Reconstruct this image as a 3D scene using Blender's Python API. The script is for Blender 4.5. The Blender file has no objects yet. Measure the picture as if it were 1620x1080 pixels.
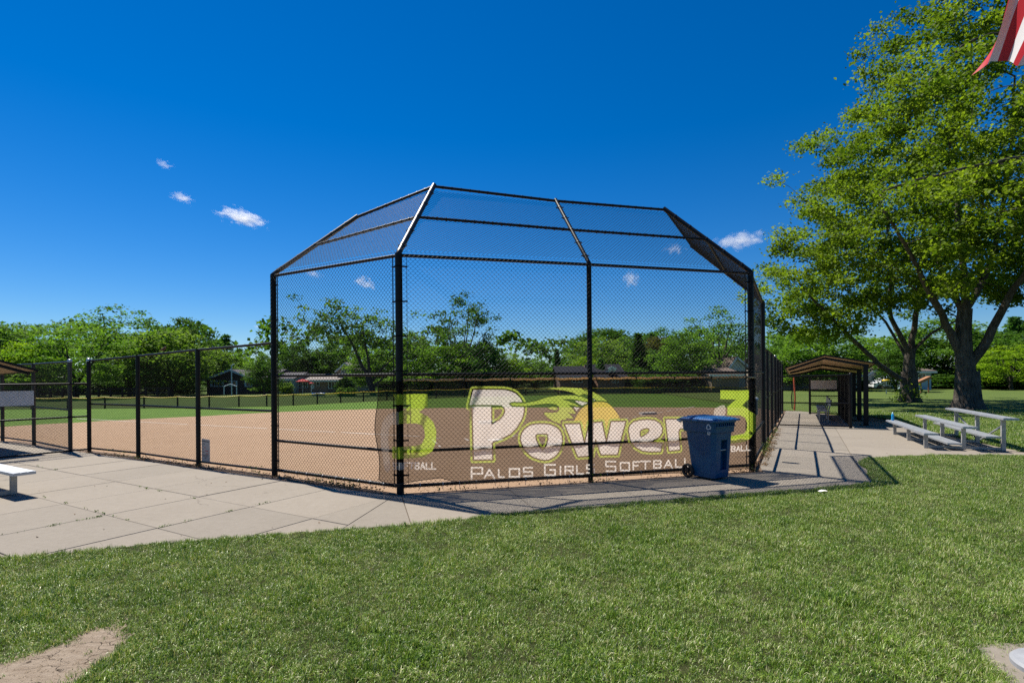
import bpy, bmesh, math, random
import numpy as np
from mathutils import Vector, Matrix
from mathutils.geometry import tessellate_polygon

random.seed(7)
RNG = np.random.default_rng(7)
scn = bpy.context.scene
COL = scn.collection

# ------------------------------------------------------------------ camera
CAM_H, FPX, CX, HY = 1.76, 855.0, 810.0, 595.0      # eye height and lens, in pixels of the 1620 px wide photograph
ROLL = math.radians(0.45)
cam_data = bpy.data.cameras.new('camera')
cam = bpy.data.objects.new('camera', cam_data)
COL.objects.link(cam)
cam_data.sensor_width = 36.0
cam_data.lens = FPX / 1620 * 36.0
cam_data.shift_y = (HY - 540.0) / 1620.0
cam_data.clip_start, cam_data.clip_end = 0.05, 20000.0
cam.matrix_world = Matrix.Translation((0, 0, CAM_H)) @ Matrix.Rotation(math.radians(90), 4, 'X') @ Matrix.Rotation(-ROLL, 4, 'Z')
scn.camera = cam

# ------------------------------------------------------------------ sky and sun
SUN_DIR = Vector((-0.45, 0.42, 1.0)).normalized()    # towards the sun
SUN_EL = math.asin(SUN_DIR.z)
SUN_AZ = math.atan2(SUN_DIR.x, SUN_DIR.y)
world = bpy.data.worlds.new('World')
scn.world = world
world.use_nodes = True
wn, wl = world.node_tree.nodes, world.node_tree.links
wn.clear()
w_out = wn.new('ShaderNodeOutputWorld')
w_bg = wn.new('ShaderNodeBackground')
w_sky = wn.new('ShaderNodeTexSky')
w_sky.sky_type = 'NISHITA'
w_sky.sun_disc = False
w_sky.sun_elevation = SUN_EL
w_sky.sun_rotation = SUN_AZ
w_sky.altitude = 300
w_sky.air_density = 1.02
w_sky.dust_density = 0.0
w_sky.ozone_density = 10.0
w_hsv = wn.new('ShaderNodeHueSaturation')
w_hsv.inputs['Hue'].default_value = 0.504
w_hsv.inputs['Saturation'].default_value = 1.27
w_hsv.inputs['Value'].default_value = 1.0
w_bg.inputs['Strength'].default_value = 0.0590
wl.new(w_sky.outputs['Color'], w_hsv.inputs['Color'])
wl.new(w_hsv.outputs['Color'], w_bg.inputs['Color'])
wl.new(w_bg.outputs['Background'], w_out.inputs['Surface'])

sun_data = bpy.data.lights.new('sun', 'SUN')
sun_data.energy = 4.75
sun_data.angle = math.radians(0.5)
sun_data.color = (1.0, 0.94, 0.84)
sun = bpy.data.objects.new('sun', sun_data)
COL.objects.link(sun)
sun.location = (-40, 40, 90)
sun.rotation_euler = SUN_DIR.to_track_quat('Z', 'Y').to_euler()

scn.view_settings.view_transform = 'Standard'
scn.view_settings.look = 'None'
scn.view_settings.exposure = 0.84
scn.view_settings.gamma = 1.0
scn.view_settings.use_curve_mapping = False
scn.render.engine = 'CYCLES'
scn.cycles.use_denoising = False
scn.cycles.max_bounces = 8
scn.cycles.diffuse_bounces = 3
scn.cycles.glossy_bounces = 2
scn.cycles.transmission_bounces = 4
scn.cycles.transparent_max_bounces = 16
scn.cycles.volume_bounces = 3
scn.cycles.sample_clamp_indirect = 4.0

# ------------------------------------------------------------------ where a point of the photograph lies in the place
CA, SA = math.cos(ROLL), math.sin(ROLL)
def ray(px, py):
    x, y = (px - CX) / FPX, -(py - HY) / FPX
    return x * CA + y * SA, -x * SA + y * CA         # direction (rx, 1, rz)
def gp(px, py, z=0.0):
    rx, rz = ray(px, py)
    t = (z - CAM_H) / rz
    return Vector((rx * t, t, z))
def pt(px, py, Y):
    rx, rz = ray(px, py)
    return Vector((rx * Y, Y, CAM_H + rz * Y))
def to_px(p):
    rx, rz = p[0] / p[1], (p[2] - CAM_H) / p[1]
    x, y = rx * CA - rz * SA, rx * SA + rz * CA
    return CX + FPX * x, HY - FPX * y
def V(*a): return Vector(a)
def h2(p, z=0.0): return Vector((p[0], p[1], z))

# ------------------------------------------------------------------ objects
def tag(o, label=None, cat=None, group=None, kind=None):
    if label: o['label'] = label
    if cat: o['category'] = cat
    if group: o['group'] = group
    if kind: o['kind'] = kind
    return o
def empty(name, loc=(0, 0, 0), rz=0.0, label=None, cat=None, group=None, parent=None):
    o = bpy.data.objects.new(name, None)
    COL.objects.link(o)
    o.location = loc
    o.rotation_euler = (0, 0, rz)
    o.empty_display_size = 0.1
    if parent: o.parent = parent
    return tag(o, label, cat, group)
def link(name, me, parent=None, loc=None):
    o = bpy.data.objects.new(name, me)
    COL.objects.link(o)
    if parent is not None: o.parent = parent
    if loc is not None: o.location = loc
    return o
def mesh_np(name, verts, faces, mat=None, smooth=False, attrs=None):
    """verts (n,3); faces: (m,3) or (m,4) int array"""
    verts = np.asarray(verts, dtype=np.float32).reshape(-1, 3)
    faces = np.asarray(faces, dtype=np.int32)
    me = bpy.data.meshes.new(name)
    k = faces.shape[1]
    me.vertices.add(len(verts)); me.vertices.foreach_set('co', verts.ravel())
    me.loops.add(faces.size); me.loops.foreach_set('vertex_index', faces.ravel())
    me.polygons.add(len(faces))
    me.polygons.foreach_set('loop_start', np.arange(0, faces.size, k, dtype=np.int32))
    me.polygons.foreach_set('loop_total', np.full(len(faces), k, dtype=np.int32))
    if smooth: me.polygons.foreach_set('use_smooth', np.ones(len(faces), dtype=bool))
    for nm, (typ, arr) in (attrs or {}).items():
        a = me.attributes.new(nm, typ, 'POINT')
        a.data.foreach_set('vector' if typ == 'FLOAT_VECTOR' else 'value', np.asarray(arr).ravel())
    if mat: me.materials.append(mat)
    me.update(calc_edges=True)
    return me

class MB:
    """gathers boxes, bars, tubes, prisms and lathes into ONE mesh"""
    def __init__(s): s.v, s.f, s.m, s.sm = [], [], [], []
    def add(s, vs, fs, mi=0, smooth=False):
        b = len(s.v)
        s.v.extend([tuple(p) for p in vs])
        for f in fs:
            s.f.append([b + i for i in f]); s.m.append(mi); s.sm.append(smooth)
        return s
    def box(s, c, size, rz=0.0, mi=0, R=None):
        hx, hy, hz = size[0] / 2, size[1] / 2, size[2] / 2
        R = R or Matrix.Rotation(rz, 3, 'Z')
        c = Vector(c)
        vs = [c + R @ Vector((x * hx, y * hy, z * hz)) for x in (-1, 1) for y in (-1, 1) for z in (-1, 1)]
        return s.add(vs, [(0, 1, 3, 2), (4, 6, 7, 5), (0, 4, 5, 1), (2, 3, 7, 6), (0, 2, 6, 4), (1, 5, 7, 3)], mi)
    def bar(s, a, b, w, h, mi=0, up=(0, 0, 1)):
        """a box beam from a to b, w wide and h high"""
        a, b = Vector(a), Vector(b)
        d = (b - a); L = d.length; d.normalize()
        u = Vector(up)
        x = d.cross(u)
        if x.length < 1e-4: x = d.cross(Vector((1, 0, 0)))
        x.normalize(); z = x.cross(d)
        R = Matrix((x, d, z)).transposed()
        return s.box((a + b) / 2, (w, L, h), mi=mi, R=R)
    def tube(s, pts, r, n=10, mi=0, caps=True, smooth=True):
        pts = [Vector(p) for p in pts]
        rr = r if isinstance(r, (list, tuple)) else [r] * len(pts)
        rings, prev = [], None
        for i, p in enumerate(pts):
            d = (pts[min(i + 1, len(pts) - 1)] - pts[max(i - 1, 0)]).normalized()
            if prev is None:
                x = d.cross(Vector((0, 0, 1)))
                if x.length < 1e-3: x = d.cross(Vector((0, 1, 0)))
            else:
                x = prev - d * prev.dot(d)
            x.normalize(); prev = x
            y = d.cross(x)
            rings.append([p + (x * math.cos(2 * math.pi * k / n) + y * math.sin(2 * math.pi * k / n)) * rr[i] for k in range(n)])
        vs = [q for ring in rings for q in ring]
        fs = []
        for i in range(len(rings) - 1):
            for k in range(n):
                a, b = i * n + k, i * n + (k + 1) % n
                fs.append((a, b, b + n, a + n))
        s.add(vs, fs, mi, smooth)
        if caps:
            s.add(rings[0], [tuple(reversed(range(n)))], mi)
            s.add(rings[-1], [tuple(range(n))], mi)
        return s
    def lathe(s, c, prof, n=20, mi=0, smooth=True):
        """prof: (radius, z) from the bottom up, about a vertical axis through c"""
        c = Vector(c); vs = []; fs = []
        for r, z in prof:
            for k in range(n):
                a = 2 * math.pi * k / n
                vs.append(c + Vector((r * math.cos(a), r * math.sin(a), z)))
        for i in range(len(prof) - 1):
            for k in range(n):
                a, b = i * n + k, i * n + (k + 1) % n
                fs.append((a, b, b + n, a + n))
        s.add(vs, fs, mi, smooth)
        if prof[0][0] > 1e-5: s.add(vs[:n], [tuple(reversed(range(n)))], mi)
        if prof[-1][0] > 1e-5: s.add(vs[-n:], [tuple(range(n))], mi)
        return s
    def prism(s, poly, z0, z1, mi=0, inset=0.0, bev=0.0):
        """a flat polygon (counter-clockwise seen from above) from z0 up to z1, with an optional chamfer"""
        n = len(poly)
        P = [Vector((p[0], p[1])) for p in poly]
        c = sum(P, Vector((0, 0))) / n
        def off(d): return [p - (p - c).normalized() * d for p in P]
        lo = off(inset)
        rows = [[(p.x, p.y, z0) for p in lo]]
        if bev:
            rows.append([(p.x, p.y, z1 - bev) for p in lo]); hi = off(inset + bev)
            rows.append([(p.x, p.y, z1) for p in hi])
        else: rows.append([(p.x, p.y, z1) for p in lo])
        vs = [v for r in rows for v in r]; fs = []
        for i in range(len(rows) - 1):
            for k in range(n):
                a, b = i * n + k, i * n + (k + 1) % n
                fs.append((a, b, b + n, a + n))
        fs.append(tuple(range((len(rows) - 1) * n, len(rows) * n)))
        fs.append(tuple(reversed(range(n))))
        return s.add(vs, fs, mi)
    def mesh(s, name, mats, off=None):
        me = bpy.data.meshes.new(name)
        vs = s.v if off is None else [(p[0] - off[0], p[1] - off[1], p[2] - off[2]) for p in s.v]
        me.from_pydata(vs, [], s.f)
        for m in (mats if isinstance(mats, (list, tuple)) else [mats]): me.materials.append(m)
        me.polygons.foreach_set('material_index', s.m)
        me.polygons.foreach_set('use_smooth', s.sm)
        me.update()
        return me
    def build(s, name, mats, parent=None, local=False):
        """one object; its points are in world space (parents here carry no rotation) unless local"""
        off = None
        if parent is not None and not local:
            off = Vector(parent.location); q = parent.parent
            while q is not None: off = off + Vector(q.location); q = q.parent
        elif parent is None and not local and s.v:
            xs = np.array(s.v); c = (xs.min(0) + xs.max(0)) / 2
            off = Vector((c[0], c[1], xs[:, 2].min()))
        o = link(name, s.mesh(name, mats, off), parent)
        if parent is None and off is not None: o.location = off
        return o

# ------------------------------------------------------------------ materials
def srgb(r, g, b):
    f = lambda c: ((c / 255 + 0.055) / 1.055) ** 2.4 if c / 255 > 0.04045 else c / 255 / 12.92
    return (f(r), f(g), f(b))
class Mat:
    def __init__(s, name, rough=0.6, base=(.5, .5, .5), metal=0.0, spec=0.5):
        s.m = bpy.data.materials.new(name); s.m.use_nodes = True
        s.t = s.m.node_tree; s.n, s.l = s.t.nodes, s.t.links
        s.p = s.n['Principled BSDF']; s.out = s.n['Material Output']
        s.p.inputs['Base Color'].default_value = (*base, 1)
        s.p.inputs['Roughness'].default_value = rough
        s.p.inputs['Metallic'].default_value = metal
        s.p.inputs['Specular IOR Level'].default_value = spec
    def node(s, typ, **kw):
        n = s.n.new(typ)
        for k, v in kw.items():
            if k in n.inputs: n.inputs[k].default_value = v
            else: setattr(n, k, v)
        return n
    def pos(s, obj=False):
        return s.node('ShaderNodeTexCoord').outputs['Object'] if obj else s.node('ShaderNodeNewGeometry').outputs['Position']
    def noise(s, vec, scale, detail=4.0, rough=0.55, dist=0.0):
        n = s.node('ShaderNodeTexNoise', Scale=scale, Detail=detail, Roughness=rough, Distortion=dist)
        s.l.new(vec, n.inputs['Vector']); return n.outputs['Fac']
    def ramp(s, fac, stops):
        n = s.node('ShaderNodeValToRGB'); e = n.color_ramp.elements
        while len(e) < len(stops): e.new(0.5)
        for i, (p, c) in enumerate(stops):
            e[i].position = p; e[i].color = (*c, 1) if len(c) == 3 else c
        s.l.new(fac, n.inputs['Fac']); return n.outputs['Color']
    def mix(s, fac, a, b, mode='MIX'):
        n = s.node('ShaderNodeMix', data_type='RGBA', blend_type=mode)
        for sock, v in ((n.inputs[0], fac), (n.inputs[6], a), (n.inputs[7], b)):
            if hasattr(v, 'links'): s.l.new(v, sock)
            elif isinstance(v, (tuple, list)): sock.default_value = (*v, 1) if len(v) == 3 else v
            else: sock.default_value = v
        return n.outputs[2]
    def math(s, op, a, b=0.0):
        n = s.node('ShaderNodeMath', operation=op)
        for sock, v in zip(n.inputs, (a, b)):
            if hasattr(v, 'links'): s.l.new(v, sock)
            else: sock.default_value = v
        return n.outputs[0]
    def base(s, c): s.l.new(c, s.p.inputs['Base Color']); return s
    def bump(s, h, strength=0.3, dist=0.02):
        b = s.node('ShaderNodeBump', Strength=strength, Distance=dist)
        s.l.new(h, b.inputs['Height']); s.l.new(b.outputs['Normal'], s.p.inputs['Normal']); return s
    def mapped(s, vec, scale=(1, 1, 1), rot=(0, 0, 0)):
        n = s.node('ShaderNodeMapping', Scale=scale, Rotation=rot); s.l.new(vec, n.inputs['Vector']); return n.outputs['Vector']

def simple(name, base, rough=0.5, metal=0.0, var=0.0, scale=3.0, bump=0.0, bscale=60.0, spec=0.5):
    M = Mat(name, rough, base, metal, spec)
    if var or bump:
        p = M.pos()
        if var:
            f = M.noise(p, scale, 5)
            M.base(M.ramp(f, [(0.28, tuple(c * (1 - var) for c in base)), (0.72, tuple(min(1, c * (1 + var)) for c in base))]))
        if bump: M.bump(M.noise(p, bscale, 3), bump, 0.01)
    return M.m

PAINT_BLACK = simple('black_powder_coat', (0.006, 0.006, 0.007), 0.42, var=0.35, scale=9, bump=0.08, bscale=90, spec=0.22)
PAINT_WORN = simple('black_powder_coat_worn', (0.026, 0.022, 0.020), 0.40, var=0.5, scale=14, bump=0.1)
WIRE = simple('black_vinyl_wire', (0.005, 0.006, 0.008), 0.6, spec=0.12)
GALV = simple('galvanised_fitting', (0.42, 0.42, 0.43), 0.38, metal=0.85, var=0.2, scale=30)
ALU = simple('anodised_aluminium', (0.40, 0.42, 0.45), 0.45, metal=0.6, var=0.12, scale=5, bump=0.04, bscale=120)
ALU_LEG = simple('galvanised_aluminium_leg', (0.36, 0.35, 0.325), 0.55, metal=0.4, var=0.18, scale=8)
# ------------------------------------------------------------------ the plan of the place
eL = V(-0.862, 0.507, 0)          # along the left fence, away from home
nL = V(0.507, 0.862, 0)           # across it, into the field
eR = V(0.475, 0.880, 0)           # along the right fence
qR = V(0.880, -0.475, 0)          # across it, away from the field
def at_post(px, Y): return V((px - CX) / FPX * Y, Y, 0)
PA, PB, PC, PD, PE = at_post(433.5, 9.9), at_post(632, 8.3), at_post(933, 9.1), at_post(1188.5, 10.0), at_post(1207.5, 13.1)
L1, L2, L3 = at_post(313, 11.06), at_post(218, 12.4), at_post(140.5, 13.35)
HOME = gp(785, 694)

# ------------------------------------------------------------------ ground materials
def grass_ground(name, dry=0.5, scale=1.0, stripes=False):
    M = Mat(name, 0.9, spec=0.15)
    p = M.pos()
    big = M.noise(p, 0.35 * scale, 5, 0.6)
    mid = M.noise(p, 4.5 * scale, 6, 0.65)
    fine = M.noise(p, 55 * scale, 4, 0.7)
    c = M.ramp(big, [(0.30, (0.040, 0.085, 0.013)), (0.55, (0.062, 0.112, 0.020)), (0.75, (0.110, 0.142, 0.040))])
    c = M.mix(0.55, c, M.ramp(mid, [(0.32, (0.030, 0.068, 0.010)), (0.5, (0.060, 0.115, 0.020)), (0.68, (0.135, 0.160, 0.052))]))
    if stripes:
        w = M.noise(M.mapped(p, (0.05, 0.85, 1), (0, 0, 0.1)), 1.2, 3, 0.5)
        c = M.mix(0.40, c, M.ramp(w, [(0.40, (0.060, 0.115, 0.022)), (0.60, (0.150, 0.190, 0.060))]))
    if stripes: c = M.mix(1.0, c, (1.22, 1.08, 0.9), 'MULTIPLY')
    c = M.mix(0.45, c, M.ramp(fine, [(0.3, (0.022, 0.048, 0.008)), (0.7, (0.125, 0.175, 0.045))]))
    M.base(c); M.bump(M.noise(p, 38 * scale, 5, 0.7), 0.9, 0.05)
    return M.m
G_PARK = grass_ground('mown_park_grass', stripes=True)
G_FIELD = Mat('outfield_grass', 0.9, spec=0.12)
_p = G_FIELD.pos()
_c = G_FIELD.mix(0.5, G_FIELD.ramp(G_FIELD.noise(_p, 0.5, 5), [(0.3, (0.052, 0.122, 0.010)), (0.7, (0.105, 0.180, 0.022))]),
                 G_FIELD.ramp(G_FIELD.noise(_p, 9, 5, 0.7), [(0.3, (0.040, 0.095, 0.010)), (0.7, (0.115, 0.190, 0.028))]))
G_FIELD.base(_c); G_FIELD.bump(G_FIELD.noise(_p, 30, 4, 0.7), 0.7, 0.04)
G_FIELD = G_FIELD.m

S = Mat('soil_and_thatch', 0.95, spec=0.1)
_p = S.pos()
S.base(S.mix(0.5, S.ramp(S.noise(_p, 7, 6, 0.65), [(0.35, (0.0225, 0.0368, 0.0090)), (0.65, (0.0638, 0.0736, 0.0255))]),
             S.ramp(S.noise(_p, 120, 4, 0.7), [(0.35, (0.0135, 0.0208, 0.0060)), (0.65, (0.0900, 0.0880, 0.0375))])))
S.bump(S.noise(_p, 90, 5, 0.7), 0.8, 0.03)
G_THATCH = S.m

D = Mat('infield_clay', 0.95, spec=0.12)
_p = D.pos()
_c = D.mix(0.5, D.ramp(D.noise(_p, 0.45, 5, 0.6), [(0.3, (0.2945, 0.1925, 0.1208)), (0.7, (0.3680, 0.2539, 0.1659))]),
           D.ramp(D.noise(_p, 6, 6, 0.7), [(0.3, (0.2760, 0.1761, 0.1089)), (0.7, (0.3828, 0.2704, 0.1787))]))
_c = D.mix(0.35, _c, D.ramp(D.noise(_p, 70, 4, 0.7), [(0.35, (0.2208, 0.1351, 0.0808)), (0.6, (0.3828, 0.2826, 0.1915))]))
_rk = D.noise(D.mapped(_p, (1.2, 26, 1), (0, 0, 0.55)), 1.0, 4, 0.7)
_c = D.mix(0.28, _c, D.ramp(_rk, [(0.35, (0.2572, 0.1572, 0.0953)), (0.65, (0.4254, 0.2845, 0.1876))]))
_dk = D.ramp(D.noise(_p, 1.7, 6, 0.7, 0.5), [(0.56, (0, 0, 0)), (0.72, (0.4452, 0.4654, 0.4562))])
_c = D.mix(_dk, _c, (0.2671, 0.1551, 0.0862))
D.base(_c); D.bump(D.mix(0.4, D.noise(_p, 45, 6, 0.75), _rk), 0.9, 0.04)
CLAY = D.m

E = Mat('dry_bare_earth', 0.95, spec=0.1)
_p = E.pos()
_w = E.node('ShaderNodeTexVoronoi', feature='DISTANCE_TO_EDGE', Scale=4.2)
_d = E.node('ShaderNodeVectorMath', operation='ADD'); E.l.new(E.mapped(_p, (1.0, 1.5, 1)), _d.inputs[0])
_nz = E.node('ShaderNodeTexNoise', Scale=7.0, Detail=5.0); E.l.new(_p, _nz.inputs['Vector'])
_sc = E.node('ShaderNodeVectorMath', operation='SCALE'); E.l.new(_nz.outputs['Color'], _sc.inputs[0]); _sc.inputs['Scale'].default_value = 0.32
E.l.new(_sc.outputs[0], _d.inputs[1]); E.l.new(_d.outputs[0], _w.inputs['Vector'])
_crack = E.ramp(_w.outputs['Distance'], [(0.0, (0, 0, 0)), (0.022, (1, 1, 1))])
_thin = E.ramp(E.noise(_p, 3.0, 2), [(0.44, (1, 1, 1)), (0.53, (0, 0, 0))])
_crack = E.mix(_thin, _crack, (1, 1, 1))
_flow = E.noise(E.mapped(_p, (5, 16, 5), (0, 0, 0.75)), 1.6, 6, 0.7)
_c = E.mix(0.55, E.ramp(E.noise(_p, 5, 6, 0.7), [(0.3, (0.2040, 0.1569, 0.1142)), (0.7, (0.3060, 0.2509, 0.1928))]),
           E.ramp(_flow, [(0.3, (0.1700, 0.1290, 0.0928)), (0.65, (0.3196, 0.2649, 0.2071))]))
E.base(E.mix(_crack, (0.0476, 0.0348, 0.0250), _c))
E.bump(E.mix(0.5, E.mix(0.5, _crack, _flow), E.noise(_p, 60, 5, 0.7)), 0.9, 0.03)
EARTH = E.m

C = Mat('brushed_concrete', 0.88, spec=0.25)
_p = C.pos()
_oi = C.node('ShaderNodeObjectInfo')
_c = C.mix(0.55, C.ramp(C.noise(_p, 0.8, 6, 0.65), [(0.3, (0.1946, 0.1688, 0.1353)), (0.7, (0.2596, 0.2301, 0.1888))]),
           C.ramp(C.noise(_p, 11, 6, 0.7), [(0.3, (0.1858, 0.1613, 0.1296)), (0.7, (0.2654, 0.2358, 0.1955))]))
_c = C.mix(0.22, _c, C.ramp(C.noise(_p, 150, 3, 0.6), [(0.35, (0.1297, 0.1105, 0.0894)), (0.62, (0.3067, 0.2736, 0.2346))]))
_st = C.ramp(C.noise(_p, 2.3, 7, 0.7), [(0.60, (0, 0, 0)), (0.74, (0.3244, 0.3202, 0.3073))])
_c = C.mix(_st, _c, (0.1386, 0.1164, 0.0922))
_pale = C.ramp(C.noise(_p, 3.1, 8, 0.75, 0.4), [(0.63, (0, 0, 0)), (0.72, (0.2949, 0.2911, 0.2794))])
_c = C.mix(_pale, _c, (0.3067, 0.2796, 0.2403))
_cv = C.node('ShaderNodeTexVoronoi', feature='DISTANCE_TO_EDGE', Scale=0.42); _cd = C.node('ShaderNodeVectorMath', operation='ADD')
_cn = C.node('ShaderNodeTexNoise', Scale=3.0, Detail=6.0); C.l.new(_p, _cn.inputs['Vector']); C.l.new(_p, _cd.inputs[0])
_cs = C.node('ShaderNodeVectorMath', operation='SCALE'); _cs.inputs['Scale'].default_value = 0.45; C.l.new(_cn.outputs['Color'], _cs.inputs[0]); C.l.new(_cs.outputs[0], _cd.inputs[1]); C.l.new(_cd.outputs[0], _cv.inputs['Vector'])
_hair = C.mix(C.ramp(C.noise(_p, 0.7, 2), [(0.50, (1, 1, 1)), (0.58, (0, 0, 0))]), C.ramp(_cv.outputs['Distance'], [(0.0, (0, 0, 0)), (0.0045, (1, 1, 1))]), (1, 1, 1))
_c = C.mix(_hair, (0.13, 0.11, 0.09), _c)
_t = C.ramp(_oi.outputs['Random'], [(0, (0.90, 0.90, 0.90)), (1, (1.04, 1.03, 1.02))])
C.base(C.mix(1.0, _c, _t, 'MULTIPLY'))
_br = C.noise(C.mapped(_p, (6, 90, 6), (0, 0, 0.54)), 1.5, 3, 0.6)
C.bump(C.mix(0.6, _br, C.noise(_p, 160, 4, 0.7)), 0.28, 0.008)
CONCRETE = C.m
SOIL = simple('joint_soil', (0.115, 0.072, 0.044), 0.95, var=0.5, scale=20, bump=0.6, bscale=60)
CHALK = simple('chalk', (0.56, 0.50, 0.44), 0.9, var=0.15, scale=12, bump=0.3)

# ------------------------------------------------------------------ ground sheets
def sheet(name, pts, z, mat, kind='structure', **kw):
    pts = [(p[0], p[1]) for p in pts]
    tri = tessellate_polygon([[Vector((x, y, 0)) for x, y in pts]])
    me = bpy.data.meshes.new(name)
    me.from_pydata([(x, y, z) for x, y in pts], [], [list(t) for t in tri])
    for p in me.polygons:
        if p.normal.z < 0: p.flip()
    me.materials.append(mat); me.update()
    o = link(name, me); o['kind'] = kind
    return o
sheet('ground', [(-900, -60), (900, -60), (900, 1500), (-900, 1500)], -0.075, G_PARK)

# outfield grass: inside the low fence
OUT_PX = [(0, 646), (107, 645), (220, 644), (307, 643.5), (428, 641), (591, 634), (700, 628.5), (850, 624), (1000, 622), (1147, 621), (1192, 622)]
OUT = [gp(x, y) for x, y in OUT_PX]
left_far = OUT[0] + (OUT[0] - OUT[1]) * 3.5
far_line = [left_far] + OUT
sheet('outfield', [PD + eR * 52, PD + eR * 0.2, PB, PA, L3 + eL * 24, left_far + V(-2, 0, 0)] + far_line[0:1] + OUT, -0.06, G_FIELD)

# skinned infield of clay, its far edge an uneven arc
ARC_PX = [(0, 673), (70, 669), (144, 665), (230, 660.5), (310, 657), (432, 650.5), (520, 647.5), (590, 645.5), (700, 643.8), (850, 643), (1000, 642.6), (1100, 642.8), (1180, 643.6), (1192, 644)]
arc = []
for (x0, y0), (x1, y1) in zip(ARC_PX[:-1], ARC_PX[1:]):
    for k in range(6):
        f = k / 6
        p = gp(x0 + (x1 - x0) * f, y0 + (y1 - y0) * f)
        arc.append((p.x + random.uniform(-.06, .06), p.y + random.uniform(-.14, .14)))
p = gp(*ARC_PX[-1]); arc.append((p.x, p.y))
dirt_edge = [PD + eR * 22 + qR * 0.3, PD + qR * 0.32 - eR * 0.1, PB - V(-.265, .964, 0) * 0.42 + V(0.02, 0, 0), PA - nL * 0.34, L3 - nL * 0.34 + eL * -0.1, L3 + eL * 9 - nL * 0.3]
sheet('infield', [(a[0], a[1]) for a in dirt_edge] + arc, -0.045, CLAY)

def strip(name, a, b, w, z, mat, breaks=0):
    """a worn painted or limed line"""
    a, b = Vector(a), Vector(b); d = (b - a); L = d.length; d.normalize(); n = V(-d.y, d.x, 0)
    mb = MB(); t = 0.0
    while t < L:
        e = min(L, t + random.uniform(.25, .6))
        if random.random() >= breaks:
            w0 = w * random.uniform(.75, 1.1)
            p = [a + d * t - n * w0 / 2, a + d * e - n * w0 / 2, a + d * e + n * w0 / 2, a + d * t + n * w0 / 2]
            mb.add([(q.x, q.y, z) for q in p], [(0, 1, 2, 3)])
        t = e
    o = mb.build(name, mat); o['kind'] = 'structure'
    return o
f3 = (gp(171, 663) - HOME).normalized(); f1 = (gp(1082, 644.5) - HOME).normalized()
strip('foul_line', HOME + f3 * 2.2, HOME + f3 * 22, 0.075, -0.040, CHALK, 0.14)
strip('foul_line', HOME + f1 * 2.2, HOME + f1 * 19, 0.09, -0.040, CHALK, 0.30)
for s_ in (-1, 1):
    b0 = HOME + V(-.265, .964, 0) * -0.9 + V(.964, .265, 0) * (0.75 * s_)
    b1 = b0 + V(-.265, .964, 0) * 2.0
    c0, c1 = b0 + V(.964, .265, 0) * (0.95 * s_), b1 + V(.964, .265, 0) * (0.95 * s_)
    for q0, q1 in ((b0, b1), (c0, c1), (b0, c0), (b1, c1)):
        strip('batter_box_line', q0, q1, 0.07, -0.040, CHALK, 0.35)
# home plate, pitcher's plate and a base
RUBBER = simple('white_rubber', (0.7, 0.68, 0.64), 0.6, var=0.15)
mb = MB(); d = V(-.265, .964, 0); r = V(.964, .265, 0)
mb.prism([tuple((HOME + q)[:2]) for q in (-d * .22, r * .215 - d * .0, r * .215 + d * .215, -r * .215 + d * .215, -r * .215)], -0.044, -0.028)
tag(mb.build('home_plate', RUBBER), 'white five sided home plate on the clay behind the banner', 'home plate')
for nm, px, py, lab in (('pitching_plate', 771, 667.5, 'narrow white plate on the clay behind the large letter P'),
                        ('base', 1025, 653.5, 'thin pale base on the clay above the letter e of the banner')):
    q = gp(px, py); mb = MB(); mb.box((q.x, q.y, 0), (0.62 if nm[0] == 'p' else 0.75, 0.32, 0.09), 0.27)
    tag(mb.build(nm, RUBBER), lab, 'base' if nm == 'base' else 'pitching plate')

# ------------------------------------------------------------------ concrete paving in separate slabs
pav = empty('pavement', (0, 0, 0)); pav['kind'] = 'structure'
def clip(poly, p, n):
    """keep the side of the line through p that n points to"""
    out = []
    for i in range(len(poly)):
        a, b = poly[i], poly[(i + 1) % len(poly)]
        da, db = (a - p).dot(n), (b - p).dot(n)
        if da >= 0: out.append(a)
        if (da >= 0) != (db >= 0): out.append(a + (b - a) * (da / (da - db)))
    return out
def one_slab(q):
    if sum(q[k].x * q[(k + 1) % len(q)].y - q[(k + 1) % len(q)].x * q[k].y for k in range(len(q))) < 0: q = q[::-1]
    dz = random.uniform(-.003, .003)
    c = sum(q, V(0, 0, 0)) / len(q)
    mb = MB(); mb.prism([(a.x - c.x, a.y - c.y) for a in q], -0.09, 0.0, bev=0.006)
    link('slab', mb.mesh('slab', CONCRETE), pav, (c.x, c.y, dz))
def slabs(o, u, v, us, vs, cuts=(), gap=0.011):
    for i in range(len(us) - 1):
        for j in range(len(vs) - 1):
            g = gap / 2
            q = [o + u * (us[i] + g) + v * (vs[j] + g), o + u * (us[i + 1] - g) + v * (vs[j] + g),
                 o + u * (us[i + 1] - g) + v * (vs[j + 1] - g), o + u * (us[i] + g) + v * (vs[j + 1] - g)]
            for cp, cn in cuts:
                q = clip(q, cp, cn)
                if len(q) < 3: break
            if len(q) < 3: continue
            one_slab(q)
tL = -eL                                     # towards B along the left fence
tB = (PD - PB).normalized(); nB = V(-tB.y, tB.x, 0)   # along and across the middle bay
bis = ((-nB) + (-nL)).normalized()           # the joint that runs from post B towards the camera
bperp = V(-bis.y, bis.x, 0)
if bperp.x < 0: bperp = -bperp
nfence = PA.dot(nL)
j0 = tL.dot(gp(249, 835))
us = [j0 + 1.26 * k for k in range(-13, 4)]
slabs(V(0, 0, 0), tL, nL, us, [0.2, 1.2, 2.1, gp(249, 835).dot(nL), gp(241, 772).dot(nL), nfence - 0.30], [(PB - bperp * 0.006, -bperp)])
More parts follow.
